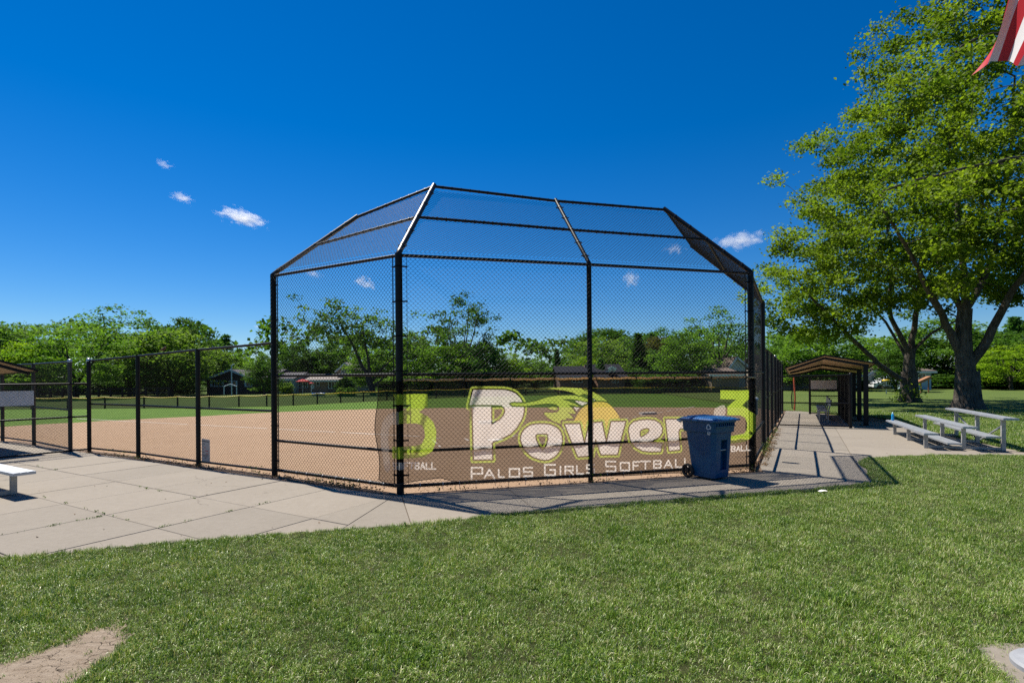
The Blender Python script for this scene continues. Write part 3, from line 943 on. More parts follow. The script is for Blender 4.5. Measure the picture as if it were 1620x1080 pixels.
def line_mask(P, w, closed=False):
    x0, y0 = np.floor(P.min(0) - w).astype(int); x1, y1 = np.ceil(P.max(0) + w).astype(int) + 1
    x0, y0 = max(x0, 0), max(y0, 0); x1, y1 = min(x1, canvas.shape[1]), min(y1, canvas.shape[0])
    X, Y = np.meshgrid(np.arange(x0, x1) + .5, np.arange(y0, y1) + .5)
    D2 = np.full(X.shape, 1e9)
    Q = np.concatenate([P, P[:1]]) if closed else P
    for a, b in zip(Q[:-1], Q[1:]):
        d = b - a; L2 = max((d ** 2).sum(), 1e-6)
        t = np.clip(((X - a[0]) * d[0] + (Y - a[1]) * d[1]) / L2, 0, 1)
        D2 = np.minimum(D2, (X - a[0] - d[0] * t) ** 2 + (Y - a[1] - d[1] * t) ** 2)
    return (slice(y0, y1), slice(x0, x1)), D2 < (w / 2) ** 2
def ink(sl_m, col, cover):
    sl, m = sl_m; c = canvas[sl]; c[m] = (*col, cover)
LIME, WHITE, DARK, GOLD, PALE = (0.72, 0.79, 0.33), (0.94, 0.90, 0.86), (0.15, 0.11, 0.09), (0.90, 0.79, 0.36), (0.80, 0.76, 0.70)
CROPS = {'t': (800, 600, 1620 / 190), 'p': (725, 600, 8.0), 'e': (940, 640, 9.0), 'g': (860, 590, 796 / 140), 'k': (720, 590, 1023 / 180),
         'c': (980, 590, 1364 / 240), 'l': (580, 590, 909 / 160), 'r': (1130, 605, 627 / 90)}
def B(crop, pts): 
    ox, oy, s = CROPS[crop]
    return to_dots([to_banner(ox + x / s, oy + y / s) for x, y in pts])
def smooth(P, n=6, closed=True):
    """rounds an outline through its points"""
    m = len(P); out = []
    rng = range(m) if closed else range(m - 1)
    for i in rng:
        p0, p1, p2, p3 = (P[(i + k) % m] if closed else P[min(max(i + k, 0), m - 1)] for k in (-1, 0, 1, 2))
        for k in range(n):
            t = k / n
            out.append(.5 * ((2 * p1) + (-p0 + p2) * t + (2 * p0 - 5 * p1 + 4 * p2 - p3) * t * t + (-p0 + 3 * p1 - 3 * p2 + p3) * t ** 3))
    if not closed: out.append(P[-1])
    return np.array(out)
PXD = DPM * SS / 97.0                       # dots for one pixel of the photograph here
def outlined(white, holes=(), rim=None):
    """a white letter, a bare line round it and a lime rim round that"""
    allp = [white] + list(holes)
    for P in allp: ink(line_mask(P, 9.2 * PXD, True), LIME, .72)
    for P in allp: ink(line_mask(P, 2.4 * PXD, True), DARK, .25)
    ink(poly_mask(allp), WHITE, .74)
    for P in allp: ink(line_mask(P, 1.7 * PXD, True), DARK, .30)
    for H in holes:                         # inside the counter: lime, then bare
        sl, m = poly_mask([H]); sl2, m2 = line_mask(H, 2.2 * PXD, True)
        full = np.zeros(canvas.shape[:2], bool); full[sl] = m; f2 = np.zeros(canvas.shape[:2], bool); f2[sl2] = m2
        sl3, m3 = line_mask(H, 8.4 * PXD, True); f3_ = np.zeros(canvas.shape[:2], bool); f3_[sl3] = m3
        canvas[full & ~f2] = (*DARK, .0); canvas[full & ~f2 & f3_] = (*LIME, .72)
# the ball behind the letters
ball = B('t', [(920, 545), (960, 470), (1020, 395), (1090, 340), (1170, 305), (1260, 295), (1350, 308), (1420, 350), (1480, 415), (1540, 510), (1560, 640), (1500, 760), (1000, 760), (930, 640)])
ink(poly_mask([smooth(ball)]), GOLD, .74)
ink(line_mask(smooth(ball)[:66], 1.3 * PXD), DARK, .3)
# letter P
pw = B('p', [(134, 328), (184, 127), (580, 124), (660, 138), (730, 170), (785, 225), (820, 290), (835, 370), (825, 440), (795, 520), (740, 610), (660, 690), (560, 745), (450, 790), (430, 805), (436, 1018), (190, 1022), (175, 362), (134, 350)])
ph = B('p', [(424, 350), (540, 340), (575, 355), (588, 400), (570, 450), (520, 510), (424, 566)])
outlined(pw, [ph])
ink(line_mask(B('p', [(134, 334), (420, 334), (545, 336)]), 2.2 * PXD), DARK, .3)
# letters o w e r
oo = smooth(B('k', [(775, 455), (860, 465), (925, 500), (958, 560), (955, 650), (915, 730), (850, 775), (785, 782), (700, 755), (640, 705), (600, 640), (588, 575), (615, 505), (680, 465)]))
oh = smooth(B('k', [(728, 556), (775, 547), (826, 556), (828, 610), (808, 660), (784, 688), (755, 655), (732, 605)]))
outlined(oo, [oh])
ww = B('g', [(186, 456), (322, 450), (372, 632), (408, 448), (527, 440), (568, 622), (606, 436), (737, 430), (664, 733), (516, 738), (468, 600), (436, 742), (306, 750)])
outlined(ww)
ee = B('e', [(480, 360), (500, 290), (560, 235), (650, 212), (760, 208), (860, 222), (935, 268), (968, 330), (960, 400), (920, 460), (850, 505), (800, 540), (962, 542), (938, 668), (800, 672), (680, 655), (580, 595), (510, 510)])
eh = smooth(B('e', [(648, 400), (665, 360), (720, 338), (778, 345), (770, 385), (720, 425), (668, 452), (652, 430)]))
outlined(ee, [eh])
rr_ = B('e', [(1010, 205), (1420, 200), (1440, 330), (1290, 330), (1225, 345), (1205, 390), (1222, 640), (1062, 660)])
outlined(rr_)
# the green flames that stream back from the ball
fl = [[(60, 325), (95, 312), (260, 318), (420, 290), (560, 245), (700, 218), (880, 212), (1000, 216), (1100, 262), (1180, 300), (1080, 300), (980, 272), (860, 262), (760, 266), (850, 292), (940, 325), (1020, 372),
       (930, 352), (840, 336), (900, 385), (945, 448), (930, 462), (880, 455), (835, 436), (880, 480), (915, 522), (870, 528), (810, 512), (830, 535), (745, 548), (735, 600), (640, 565), (560, 515), (510, 465), (530, 448),
       (620, 452), (690, 440), (722, 405), (715, 365), (670, 335), (560, 328), (420, 340), (260, 355), (95, 350)],
      [(560, 128), (640, 112), (760, 104), (900, 108), (1040, 118), (1140, 150), (1230, 195), (1310, 250), (1375, 300), (1310, 292), (1220, 290), (1150, 240), (1110, 208), (1060, 190), (1000, 218), (900, 172), (800, 150), (680, 138)],
      [(560, 385), (640, 368), (690, 380), (700, 405), (660, 418), (600, 405)]]
for f in fl:
    P = B('t', f)
    ink(line_mask(P, 3.4 * PXD, True), DARK, .45)
    ink(poly_mask([P]), LIME, .72)
for w in ([(920, 278), (1010, 285), (1120, 312), (1040, 360), (985, 325)], [(910, 360), (1010, 375), (955, 430)], [(1170, 250), (1220, 280), (1190, 292)], [(905, 470), (940, 480), (925, 500)]):
    ink(poly_mask([B('t', w)]), WHITE, .74); ink(line_mask(B('t', w), 1.2 * PXD, True), DARK, .4)
ink(line_mask(B('t', [(1030, 118), (1090, 150), (1140, 158)]), 1.3 * PXD), DARK, .5)
# the badge at each end: a figure over an arch, and a small word
def badge(crop, three, arch, word_box, rows=0):
    ink(poly_mask([smooth(B(crop, arch), 4)]), PALE, .60)
    ink(poly_mask([B(crop, three)]), (.75, .86, .28), 1.0)
def letters(crop, text, boxes, w, col=PALE, cover=.72):
    for ch, (x0, y0, x1, y1) in zip(text, boxes):
        for st in STROKES[ch]:
            ink(line_mask(B(crop, [(x0 + (x1 - x0) * a, y0 + (y1 - y0) * b) for a, b in st]), w * PXD), col, cover)
STROKES = {'P': [[(0, 1), (0, 0), (1, 0), (1, .55), (0, .55)]], 'A': [[(0, 1), (.5, 0), (1, 1)], [(.2, .66), (.8, .66)]], 'L': [[(0, 0), (0, 1), (1, 1)]], 'O': [[(0, 0), (1, 0), (1, 1), (0, 1), (0, 0)]],
           'S': [[(1, 0), (0, 0), (0, .5), (1, .5), (1, 1), (0, 1)]], 'G': [[(1, 0), (0, 0), (0, 1), (1, 1), (1, .5), (.5, .5)]], 'I': [[(.5, 0), (.5, 1)]],
           'R': [[(0, 1), (0, 0), (1, 0), (1, .5), (0, .5)], [(.5, .5), (1, 1)]], 'F': [[(0, 1), (0, 0), (1, 0)], [(0, .5), (.8, .5)]], 'T': [[(.5, 0), (.5, 1)], [(0, 0), (1, 0)]],
           'B': [[(0, 0), (.85, 0), (1, .2), (.85, .48), (0, .48)], [(0, 0), (0, 1), (.85, 1), (1, .75), (.85, .48)]]}
badge('l', [(240, 188), (550, 188), (550, 300), (470, 352), (545, 385), (600, 440), (626, 520), (622, 620), (590, 700), (520, 752), (420, 765), (228, 762), (228, 658), (440, 655), (495, 635), (522, 580), (520, 520), (498, 470), (445, 453), (305, 453), (305, 352), (408, 285), (260, 283)],
      [(150, 868), (128, 690), (140, 520), (160, 420), (210, 362), (285, 350), (285, 455), (235, 462), (203, 520), (198, 700), (206, 866)], None)
letters('l', 'SOFTBALL', [(236 + 50 * i, 806, 236 + 50 * i + 34, 860) for i in range(8)], 2.4, (.95,.92,.88), .85)
badge('r', [(66, 84), (382, 82), (382, 178), (300, 250), (380, 300), (425, 350), (435, 440), (425, 540), (395, 610), (330, 650), (175, 668), (175, 585), (320, 560), (350, 520), (356, 440), (330, 385), (280, 358), (140, 358), (140, 262), (240, 183), (66, 183)],
      [(0, 300), (40, 270), (112, 250), (112, 362), (0, 362)], None)
letters('r', 'SOFTBALL', [(-40 + 56 * i, 706 - i * 2, -40 + 56 * i + 40, 764 - i * 3) for i in range(8)], 2.5, (.95,.92,.88), .85)
for x in range(235, 350, 22): ink(line_mask(B('r', [(x, 822), (x + 14, 808), (x + 16, 826)]), 1.2 * PXD), (.16, .17, .18), .6)
# the words underneath
K, G_, E_ = [], [], []
letters('k', 'PALOSGI', [(147, 850, 243, 948), (264, 866, 350, 942), (390, 866, 436, 932), (488, 856, 576, 928), (616, 848, 692, 923), (803, 823, 897, 916), (942, 840, 950, 910)], 2.9, (.95,.92,.88), .85)
letters('g', 'RLSSO', [(193, 836, 262, 905), (296, 831, 352, 900), (382, 822, 450, 893), (560, 795, 644, 882), (688, 802, 768, 872)], 2.9, (.95,.92,.88), .85)
letters('e', 'FTBALL', [(552, 808, 640, 918), (662, 802, 790, 908), (842, 796, 945, 898), (992, 788, 1108, 895), (1157, 780, 1242, 884), (1287, 765, 1372, 872)], 2.9, (.95,.92,.88), .85)
# fold down to the print's own resolution
C4 = canvas.reshape(BH, SS, BW, SS, 4).mean((1, 3))
img = bpy.data.images.new('banner_print', BW, BH, alpha=True)
img.alpha_mode = 'CHANNEL_PACKED'
img.pixels.foreach_set(C4.astype(np.float32).ravel())
img.update()
def banner_material():
    M = Mat('printed_mesh_fabric', 0.75, spec=0.15)
    tx = M.node('ShaderNodeTexImage', image=img, interpolation='Linear', extension='EXTEND')
    uv = M.node('ShaderNodeUVMap', uv_map='UVMap'); M.l.new(uv.outputs[0], tx.inputs['Vector'])
    M.base(tx.outputs['Color'])
    trl = M.node('ShaderNodeBsdfTranslucent'); M.l.new(tx.outputs['Color'], trl.inputs['Color'])
    solid = M.node('ShaderNodeMixShader', Fac=0.72)
    M.l.new(M.p.outputs[0], solid.inputs[1]); M.l.new(trl.outputs[0], solid.inputs[2])
    clear = M.node('ShaderNodeBsdfTransparent', Color=(0.79, 0.775, 0.765, 1))
    mx = M.node('ShaderNodeMixShader')
    # bare mesh passes about half of the light; the ink closes most of its holes
    cov = M.math('ADD', M.math('MULTIPLY', tx.outputs['Alpha'], 0.33), 0.45)
    cov = M.math('MINIMUM', cov, 0.93)
    M.l.new(cov, mx.inputs[0]); M.l.new(clear.outputs[0], mx.inputs[1]); M.l.new(solid.outputs[0], mx.inputs[2])
    M.l.new(mx.outputs[0], M.out.inputs['Surface'])
    return M.m
BANNER = banner_material()
def banner_pos(s, bulge=0.0):
    def side(o, d, t, off): n = V(-d.y, d.x, 0); return o + d * t - n * off
    if s < -0.06: q = side(PB, -dA, s, OFFB)
    elif s < 0.06:
        f = (s + .06) / .12; q = side(PB, -dA, -.06, OFFB).lerp(side(PB, tB, .06, OFFB), f) + bis * .060 * math.sin(f * math.pi)
    elif s < LBD - .06: q = side(PB, tB, s, OFFB)
    elif s < LBD + .06:
        f = (s - LBD + .06) / .12; q = side(PD, tB, -.06, OFFB).lerp(side(PD, dE, .06, OFFB), f) + bisD * .058 * math.sin(f * math.pi)
    else: q = side(PD, dE, s - LBD, OFFB)
    return q
def make_banner():
    nx, nz = 420, 30
    vs, fs, uv = [], [], []
    lo_px = [(588, 745), (596, 757), (612, 765), (642, 763), (668, 759), (697, 755), (715, 760), (744, 763), (800, 760), (870, 756.5), (940, 753.5), (1010, 750.5), (1090, 746.5), (1150, 742.5), (1190, 740)]
    lo = sorted(to_banner(*p) for p in lo_px)
    ls, lz = [a for a, _ in lo], [b for _, b in lo]
    ztop = 1.705
    for i in range(nx + 1):
        s = -0.44 + (LBD + 0.13 + 0.44) * i / nx
        zb = float(np.interp(s, ls, lz))
        for j in range(nz + 1):
            f = j / nz; z = zb + (ztop - zb) * f
            # the loose left end is drawn in between its ties
            sx = s
            if i < 22: sx += (1 - i / 22) * (0.035 * math.sin(f * 9.0) + .03 * (1 - f) - .05 * (1 - abs(2 * f - 1)) * .5)
            q = banner_pos(sx)
            w = .016 * math.exp(-((s - 3.15 + f * .3) / .16) ** 2) * math.sin(f * 14) + .014 * math.exp(-((s - 1.2 - f * .5) / .10) ** 2) * (1 - f) + .010 * math.sin(s * 3.1 + f * 2.0) * math.sin(f * 3.1) + .007 * math.sin(s * 9.0 - f * 4.0) * (1 - f) + .006 * math.sin(s * 21 + f * 7) * math.sin(f * 3.14)
            n = -nB
            vs.append(tuple(q + n * (w + .012 * (1 - f) ** 3) + V(0, 0, z + .004 * math.sin(s * 6.0))))
            uv.append(((s - S0) / (S1 - S0), (z - Z0) / (Z1 - Z0)))
    for i in range(nx):
        for j in range(nz):
            a = i * (nz + 1) + j
            fs.append((a, a + nz + 1, a + nz + 2, a + 1))
    root = empty('banner', (PC.x, PC.y, 0), label='long see-through softball banner tied low along the backstop', cat='banner')
    me = mesh_np('mesh_fabric', np.array(vs) - np.array(root.location), np.array(fs), BANNER, True)
    u = me.uv_layers.new(name='UVMap'); idx = np.array(fs).ravel()
    u.data.foreach_set('uv', np.array(uv, dtype=np.float32)[idx].ravel())
    link('mesh_fabric', me, root)
    HEM = leafy('banner_hem', 0.2, 0.7, 0.62, (0.80, 0.62, 0.38), (0.88, 0.70, 0.46), tint=(1, .95, .85))
    mb = MB(); pts = []
    for k in range(80):
        s = 0.06 + (LBD - .06) * k / 79
        pts.append(banner_pos(s) + nB * -.004 + V(0, 0, 1.712 + .006 * math.sin(k * 1.9) + .004 * math.sin(k * .7)))
    mb.tube(pts, .019, 7); mb.build('hem', HEM, root)
    DARKHEM = simple('dark_seam', (0.05, 0.035, 0.028), .8)
    n1 = nz + 1
    mb = MB(); mb.tube([Vector(vs[j]) for j in range(0, n1)], .006, 6); mb.build('hem', DARKHEM, root)
    mb = MB(); mb.tube([Vector(vs[i * n1]) for i in range(0, nx + 1, 2)], .006, 6); mb.build('hem', DARKHEM, root)
    for k in range(9):
        s = .25 + (LBD - .4) * k / 8; q = banner_pos(s) + V(0, 0, 1.712); mb = MB()
        mb.bar(q - nB * .03, q + nB * .07, .012, .05); mb.build('tie', PAINT_BLACK, root)
make_banner()
# ------------------------------------------------------------------ wheeled recycling cart
def picture(name, w, h, draw, bg=(1, 1, 1)):
    """a small print drawn in memory; draw(ink) gets ink(list of strokes in 0..1, y down, width, colour)"""
    A = np.zeros((h, w, 3), np.float32); A[:] = bg
    X, Y = np.meshgrid((np.arange(w) + .5) / w, 1 - (np.arange(h) + .5) / h)
    asp = w / h
    def ink_(pts, width, col):
        D2 = np.full(X.shape, 9.0)
        for a, b in zip(pts[:-1], pts[1:]):
            dx, dy = (b[0] - a[0]) * asp, b[1] - a[1]; L2 = max(dx * dx + dy * dy, 1e-9)
            t = np.clip(((X - a[0]) * asp * dx + (Y - a[1]) * dy) / L2, 0, 1)
            D2 = np.minimum(D2, ((X - a[0]) * asp - dx * t) ** 2 + (Y - a[1] - dy * t) ** 2)
        k = np.clip((width / 2 - np.sqrt(D2)) * h + .5, 0, 1)[..., None]
        A[:] = A * (1 - k) + np.array(col) * k
    draw(ink_)
    im = bpy.data.images.new(name, w, h); im.pixels.foreach_set(np.concatenate([A, np.ones((h, w, 1), np.float32)], 2).astype(np.float32).ravel()); im.update()
    return im
def printed(name, im, rough=.5):
    M = Mat(name, rough); tx = M.node('ShaderNodeTexImage', image=im); uv = M.node('ShaderNodeUVMap', uv_map='UVMap')
    M.l.new(uv.outputs[0], tx.inputs['Vector'])
    p = M.pos(); M.base(M.mix(1.0, tx.outputs['Color'], M.ramp(M.noise(p, 14, 5, .7), [(.3, (.82, .82, .80)), (.65, (1, 1, 1))]), 'MULTIPLY'))
    return M.m
def board(parent, name, c, u, v, w, h, th, mats):
    """a thin board, its printed face towards -(u x v)... face index 0 carries the print"""
    u, v = Vector(u).normalized(), Vector(v).normalized(); n = u.cross(v)
    c = Vector(c); hu, hv = u * w / 2, v * h / 2
    f = [c - hu - hv, c + hu - hv, c + hu + hv, c - hu + hv]; b = [q - n * th for q in f]
    off = Vector(parent.location) if parent else V(0, 0, 0)
    me = bpy.data.meshes.new(name)
    me.from_pydata([tuple(q - off) for q in f + b], [], [(0, 1, 2, 3), (7, 6, 5, 4), (0, 4, 5, 1), (1, 5, 6, 2), (2, 6, 7, 3), (3, 7, 4, 0)])
    for m in mats: me.materials.append(m)
    for i in range(1, 6): me.polygons[i].material_index = len(mats) - 1
    uvl = me.uv_layers.new(name='UVMap')
    for li, q in zip(me.polygons[0].loop_indices, ((0, 0), (1, 0), (1, 1), (0, 1))): uvl.data[li].uv = q
    return link(name, me, parent)

BLUE = Mat('blue_cart_plastic', 0.42, (0.010, 0.060, 0.200), spec=0.4)
_p = BLUE.pos()
BLUE.base(BLUE.mix(0.6, BLUE.ramp(BLUE.noise(_p, 6, 6, .7), [(.3, (.001, .044, .115)), (.7, (.002, .074, .185))]), BLUE.ramp(BLUE.noise(BLUE.mapped(_p, (30, 30, 3)), 2, 4, .7), [(.4, (.001, .054, .142)), (.72, (.012, .090, .205))])))
BLUE.bump(BLUE.noise(_p, 220, 2, .5), 0.12, 0.004)
BLUE = BLUE.m
LIDBLUE = simple('blue_lid_plastic', (0.003, 0.082, 0.26), 0.45, var=.22, scale=8, bump=.08, bscale=180, spec=.45)
RUBBER_BLACK = simple('black_rubber', (0.012, 0.012, 0.012), .7, var=.3, scale=20)
CARTPOS = gp(1121, 755); CARTPOS.z = 0.002
def make_cart():
    root = empty('recycling_cart', CARTPOS, math.radians(33), 'blue wheeled recycling cart with closed lid in front of the banner', 'trash cart')
    def ring(w, d, z, cy=0.0, ch=.06):
        x, y = w / 2, d / 2
        return [(-x + ch, -y + cy, z), (x - ch, -y + cy, z), (x, -y + ch + cy, z), (x, y - ch + cy, z), (x - ch, y + cy, z), (-x + ch, y + cy, z), (-x, y - ch + cy, z), (-x, -y + ch + cy, z)]
    rows = [ring(.43, .46, .035, -.03, .05), ring(.45, .49, .12, -.03, .06), ring(.50, .56, .55, -.015), ring(.525, .60, .77, -.005), ring(.532, .61, .785, -.005),
            ring(.585, .66, .80, 0, .05), ring(.60, .675, .955, 0, .045), ring(.63, .71, .962, 0, .045), ring(.635, .715, .995, 0, .045)]
    mb = MB(); vs = [v for r in rows for v in r]; fs = []
    for i in range(len(rows) - 1):
        for k in range(8):
            a, b = i * 8 + k, i * 8 + (k + 1) % 8
            fs.append((a, b, b + 8, a + 8))
    fs.append(tuple(reversed(range(8))))
    # the pocket for the lifting bar is a real recess: a smaller frame cut into the front, in the lower body
    mb.add(vs, fs, 0, False)
    body = mb.build('body', BLUE, root, local=True)
    bm = bmesh.new(); bm.from_mesh(body.data)
    bmesh.ops.recalc_face_normals(bm, faces=bm.faces)
    bm.to_mesh(body.data); bm.free()
    bv = body.modifiers.new('edges', 'BEVEL'); bv.width = .009; bv.segments = 2; bv.limit_method = 'ANGLE'
    cut = bpy.data.meshes.new('pocket')
    # recess built as an inset box with open mouth, set into the front through a boolean-free trick: dark walls proud of a hollow are avoided by cutting
    cb = MB(); cb.box((0.02, -.30, .42), (.17, .19, .50))
    cutter = cb.build('pocket_cutter', BLUE, root, local=True)
    bo = body.modifiers.new('pocket', 'BOOLEAN'); bo.operation = 'DIFFERENCE'; bo.object = cutter; bo.solver = 'EXACT'
    dg = bpy.context.evaluated_depsgraph_get()
    me2 = bpy.data.meshes.new_from_object(body.evaluated_get(dg))
    body.modifiers.clear(); body.data = me2
    bpy.data.objects.remove(cutter)
    m = MB(); m.tube([(-.07, -.268, .50), (.11, -.268, .50)], .013, 10); m.build('lift_bar', GALV, root, local=True)
    # ribbed lip across the front
    m = MB(); m.box((0, -.352, .90), (.50, .03, .014))
    for k in range(9): m.box((-.22 + .055 * k, -.345, .925), (.010, .03, .05))
    m.build('front_lip', BLUE, root, local=True)
    # lid: shallow dome with ribs, a rim and two hinge horns at the back
    m = MB()
    lr = [ring(.655, .76, .985, -.01, .05), ring(.665, .77, 1.012, -.01, .05), ring(.60, .70, 1.030, -.01, .05), ring(.44, .50, 1.052, 0, .08)]
    vs = [v for r in lr for v in r]; fs = [(i * 8 + k, i * 8 + (k + 1) % 8, (i + 1) * 8 + (k + 1) % 8, (i + 1) * 8 + k) for i in range(3) for k in range(8)]
    fs += [tuple(range(24, 32)), tuple(reversed(range(8)))]
    m.add(vs, fs)
    for k in range(-2, 3): m.bar((k * .10, -.30, 1.036), (k * .10, .26, 1.046), .035, .022)
    lid = m.build('lid', LIDBLUE, root, local=True)
    for sx in (-1, 1):
        for c_, d_ in (((sx * .30, .0, 1.004), (.10, .10, .03)), ((sx * .33, -.34, 1.0), (.07, .05, .03))):
            m = MB(); m.box(c_, d_); m.build('lid_tab', LIDBLUE, root, local=True)
    m = MB(); m.tube([(-.26, .36, .945), (-.26, .435, .972), (-.2, .445, .976), (.2, .445, .976), (.26, .435, .972), (.26, .36, .945)], .019, 10); m.build('handle', BLUE, root, local=True)
    m = MB(); m.tube([(-.30, .215, .119), (.30, .215, .119)], .012, 8); m.build('axle', GALV, root, local=True)
    for sx in (-1, 1):
        m = MB(); x = sx * .272
        prof = [(.106, -.025), (.117, -.018), (.119, .0), (.117, .018), (.106, .025), (.080, .023), (.080, -.023)]
        vs = []; fs = []; n = 24
        for r, o in prof:
            for k in range(n):
                a = 2 * math.pi * k / n; vs.append((x + o, .215 + r * math.cos(a), .119 + r * math.sin(a)))
        for i in range(len(prof)):
            for k in range(n):
                a, b = i * n + k, i * n + (k + 1) % n; j = ((i + 1) % len(prof)) * n
                fs.append((a, b, j + (k + 1) % n, j + k))
        m.add(vs, fs, 0, True)
        w = m.build('wheel', RUBBER_BLACK, root, local=True)
        m = MB(); m.tube([(x - .03, .215, .119), (x + .03, .215, .119)], .032, 12)
        for k in range(6):
            a = math.pi / 3 * k; m.bar((x, .215, .119), (x, .215 + .083 * math.cos(a), .119 + .083 * math.sin(a)), .030, .022, up=(1, 0, 0))
        link('rim', m.mesh('rim', simple('wheel_rim', (.008, .008, .009), .5)), w)
    # white recycling emblem on the left side, near the top
    m = MB(); MARK = simple('white_moulded_print', (.62, .64, .66), .5)
    X = -.3015
    def st(a, b, w=.016): m.bar((X, a[0], a[1]), (X, b[0], b[1]), .003, w, up=(0, -(b[1] - a[1]), b[0] - a[0]))
    c0 = (-.235, .895)
    for k in range(3):
        a = math.pi / 2 + k * 2 * math.pi / 3; b = a + 2 * math.pi / 3 - .35
        p = (c0[0] + .048 * math.cos(a), c0[1] + .048 * math.sin(a)); q = (c0[0] + .048 * math.cos(b), c0[1] + .048 * math.sin(b))
        st(p, q); st(q, (q[0] + .02 * math.cos(b + 2.6), q[1] + .02 * math.sin(b + 2.6)), .010)
    m.build('recycling_emblem', MARK, root, local=True)
    m = MB()
    for k, w in enumerate((.05, .07, .04)): m.box((-.2985 if False else X + .004, c0[0], .815 - .020 * k), (.003, w, .009))
    m.build('emblem_caption', MARK, root, local=True)
make_cart()

# ------------------------------------------------------------------ bleachers
def make_bleacher(label, group, loc, rz):
    root = empty('bleacher', loc, rz, label, 'bleachers', group)
    xs = (-1.62, -.07, 1.48)                      # along x, tiers step towards -y... tier 0 at the front
    tiers = [(0.0, .335), (.71, .505), (1.42, .715)]
    for x in xs:
        for t, h in tiers:
            m = MB(); m.box((x, -t, h / 2), (.062 if t < 1 else .075, .075, h)); m.build('leg', ALU_LEG, root, local=True)
        m = MB(); m.box((x, -.71, .038), (.05, 1.46, .055)); m.build('floor_beam', ALU_LEG, root, local=True)
        for c_, d_ in (((x + .035, -.58, .115), (.035, .26, .03)), ((x + .035, -1.28, .29), (.035, .28, .03))):
            m = MB(); m.box(c_, d_); m.build('foot_bracket', ALU_LEG, root, local=True)
    for t, h in tiers:
        for half in (-1, 1):
            for k in range(1):
                m = MB(); x0, x1 = (-2.02, -.03) if half < 0 else (-.025, 1.95)
                m.box(((x0 + x1) / 2, -t - .01, h + .020), (x1 - x0, .27, .042))
                for r in (-.085, 0, .085): m.box(((x0 + x1) / 2, -t - .01 + r, h + .0425), (x1 - x0, .055, .005))
                m.build('seat_plank', ALU, root, local=True)
    for t, h in ((.45, .150), (1.14, .325)):
        for q in (-.07, .07):
            m = MB(); m.box((-.03, -t - q, h), (3.9, .130, .038)); m.build('foot_plank', ALU, root, local=True)
    m = MB(); m.bar((xs[0], -1.455, .60), (xs[1] - .1, -1.455, .10), .03, .03); m.build('brace', ALU, root, local=True)
    m = MB(); m.bar((xs[1], -1.455, .10), (xs[2], -1.455, .60), .03, .03); m.build('brace', ALU, root, local=True)
    return root
be = V(.41, .912, 0).normalized(); bq = V(be.y, -be.x, 0)
b0 = gp(1462, 707)
BR = b0 + be * 1.48
make_bleacher('three row aluminium bleacher with a blue bottle on its lowest seat', 'aluminium bleachers', (BR.x, BR.y, .004), math.atan2(-be.y, -be.x) + math.pi)
lend = gp(27, 783)
BLc = lend + eL * 1.62
make_bleacher('aluminium bleacher cut off by the left edge, on the concrete', 'aluminium bleachers', (BLc.x, BLc.y, .004), math.atan2(-eL.y, -eL.x))
# bottle on the far end of the lowest seat
CYAN = Mat('blue_drink', .12, (.01, .30, .62), spec=.6).m
BCAP = simple('pale_blue_cap', (.30, .52, .66), .4)
q = BR + be * 1.72; bo = empty('drink_bottle', (q.x, q.y, .385), label='small bright blue sports drink bottle on the bleacher seat', cat='bottle')
m = MB(); m.lathe((0, 0, 0), [(.030, 0), (.035, .008), (.036, .07), (.031, .09), (.036, .11), (.036, .15), (.026, .18), (.018, .19)], 16); m.build('bottle_body', CYAN, bo, local=True)
m = MB(); m.lathe((0, 0, .19), [(.022, 0), (.022, .025), (.014, .03), (.012, .05), (0, .052)], 14); m.build('cap', BCAP, bo, local=True)

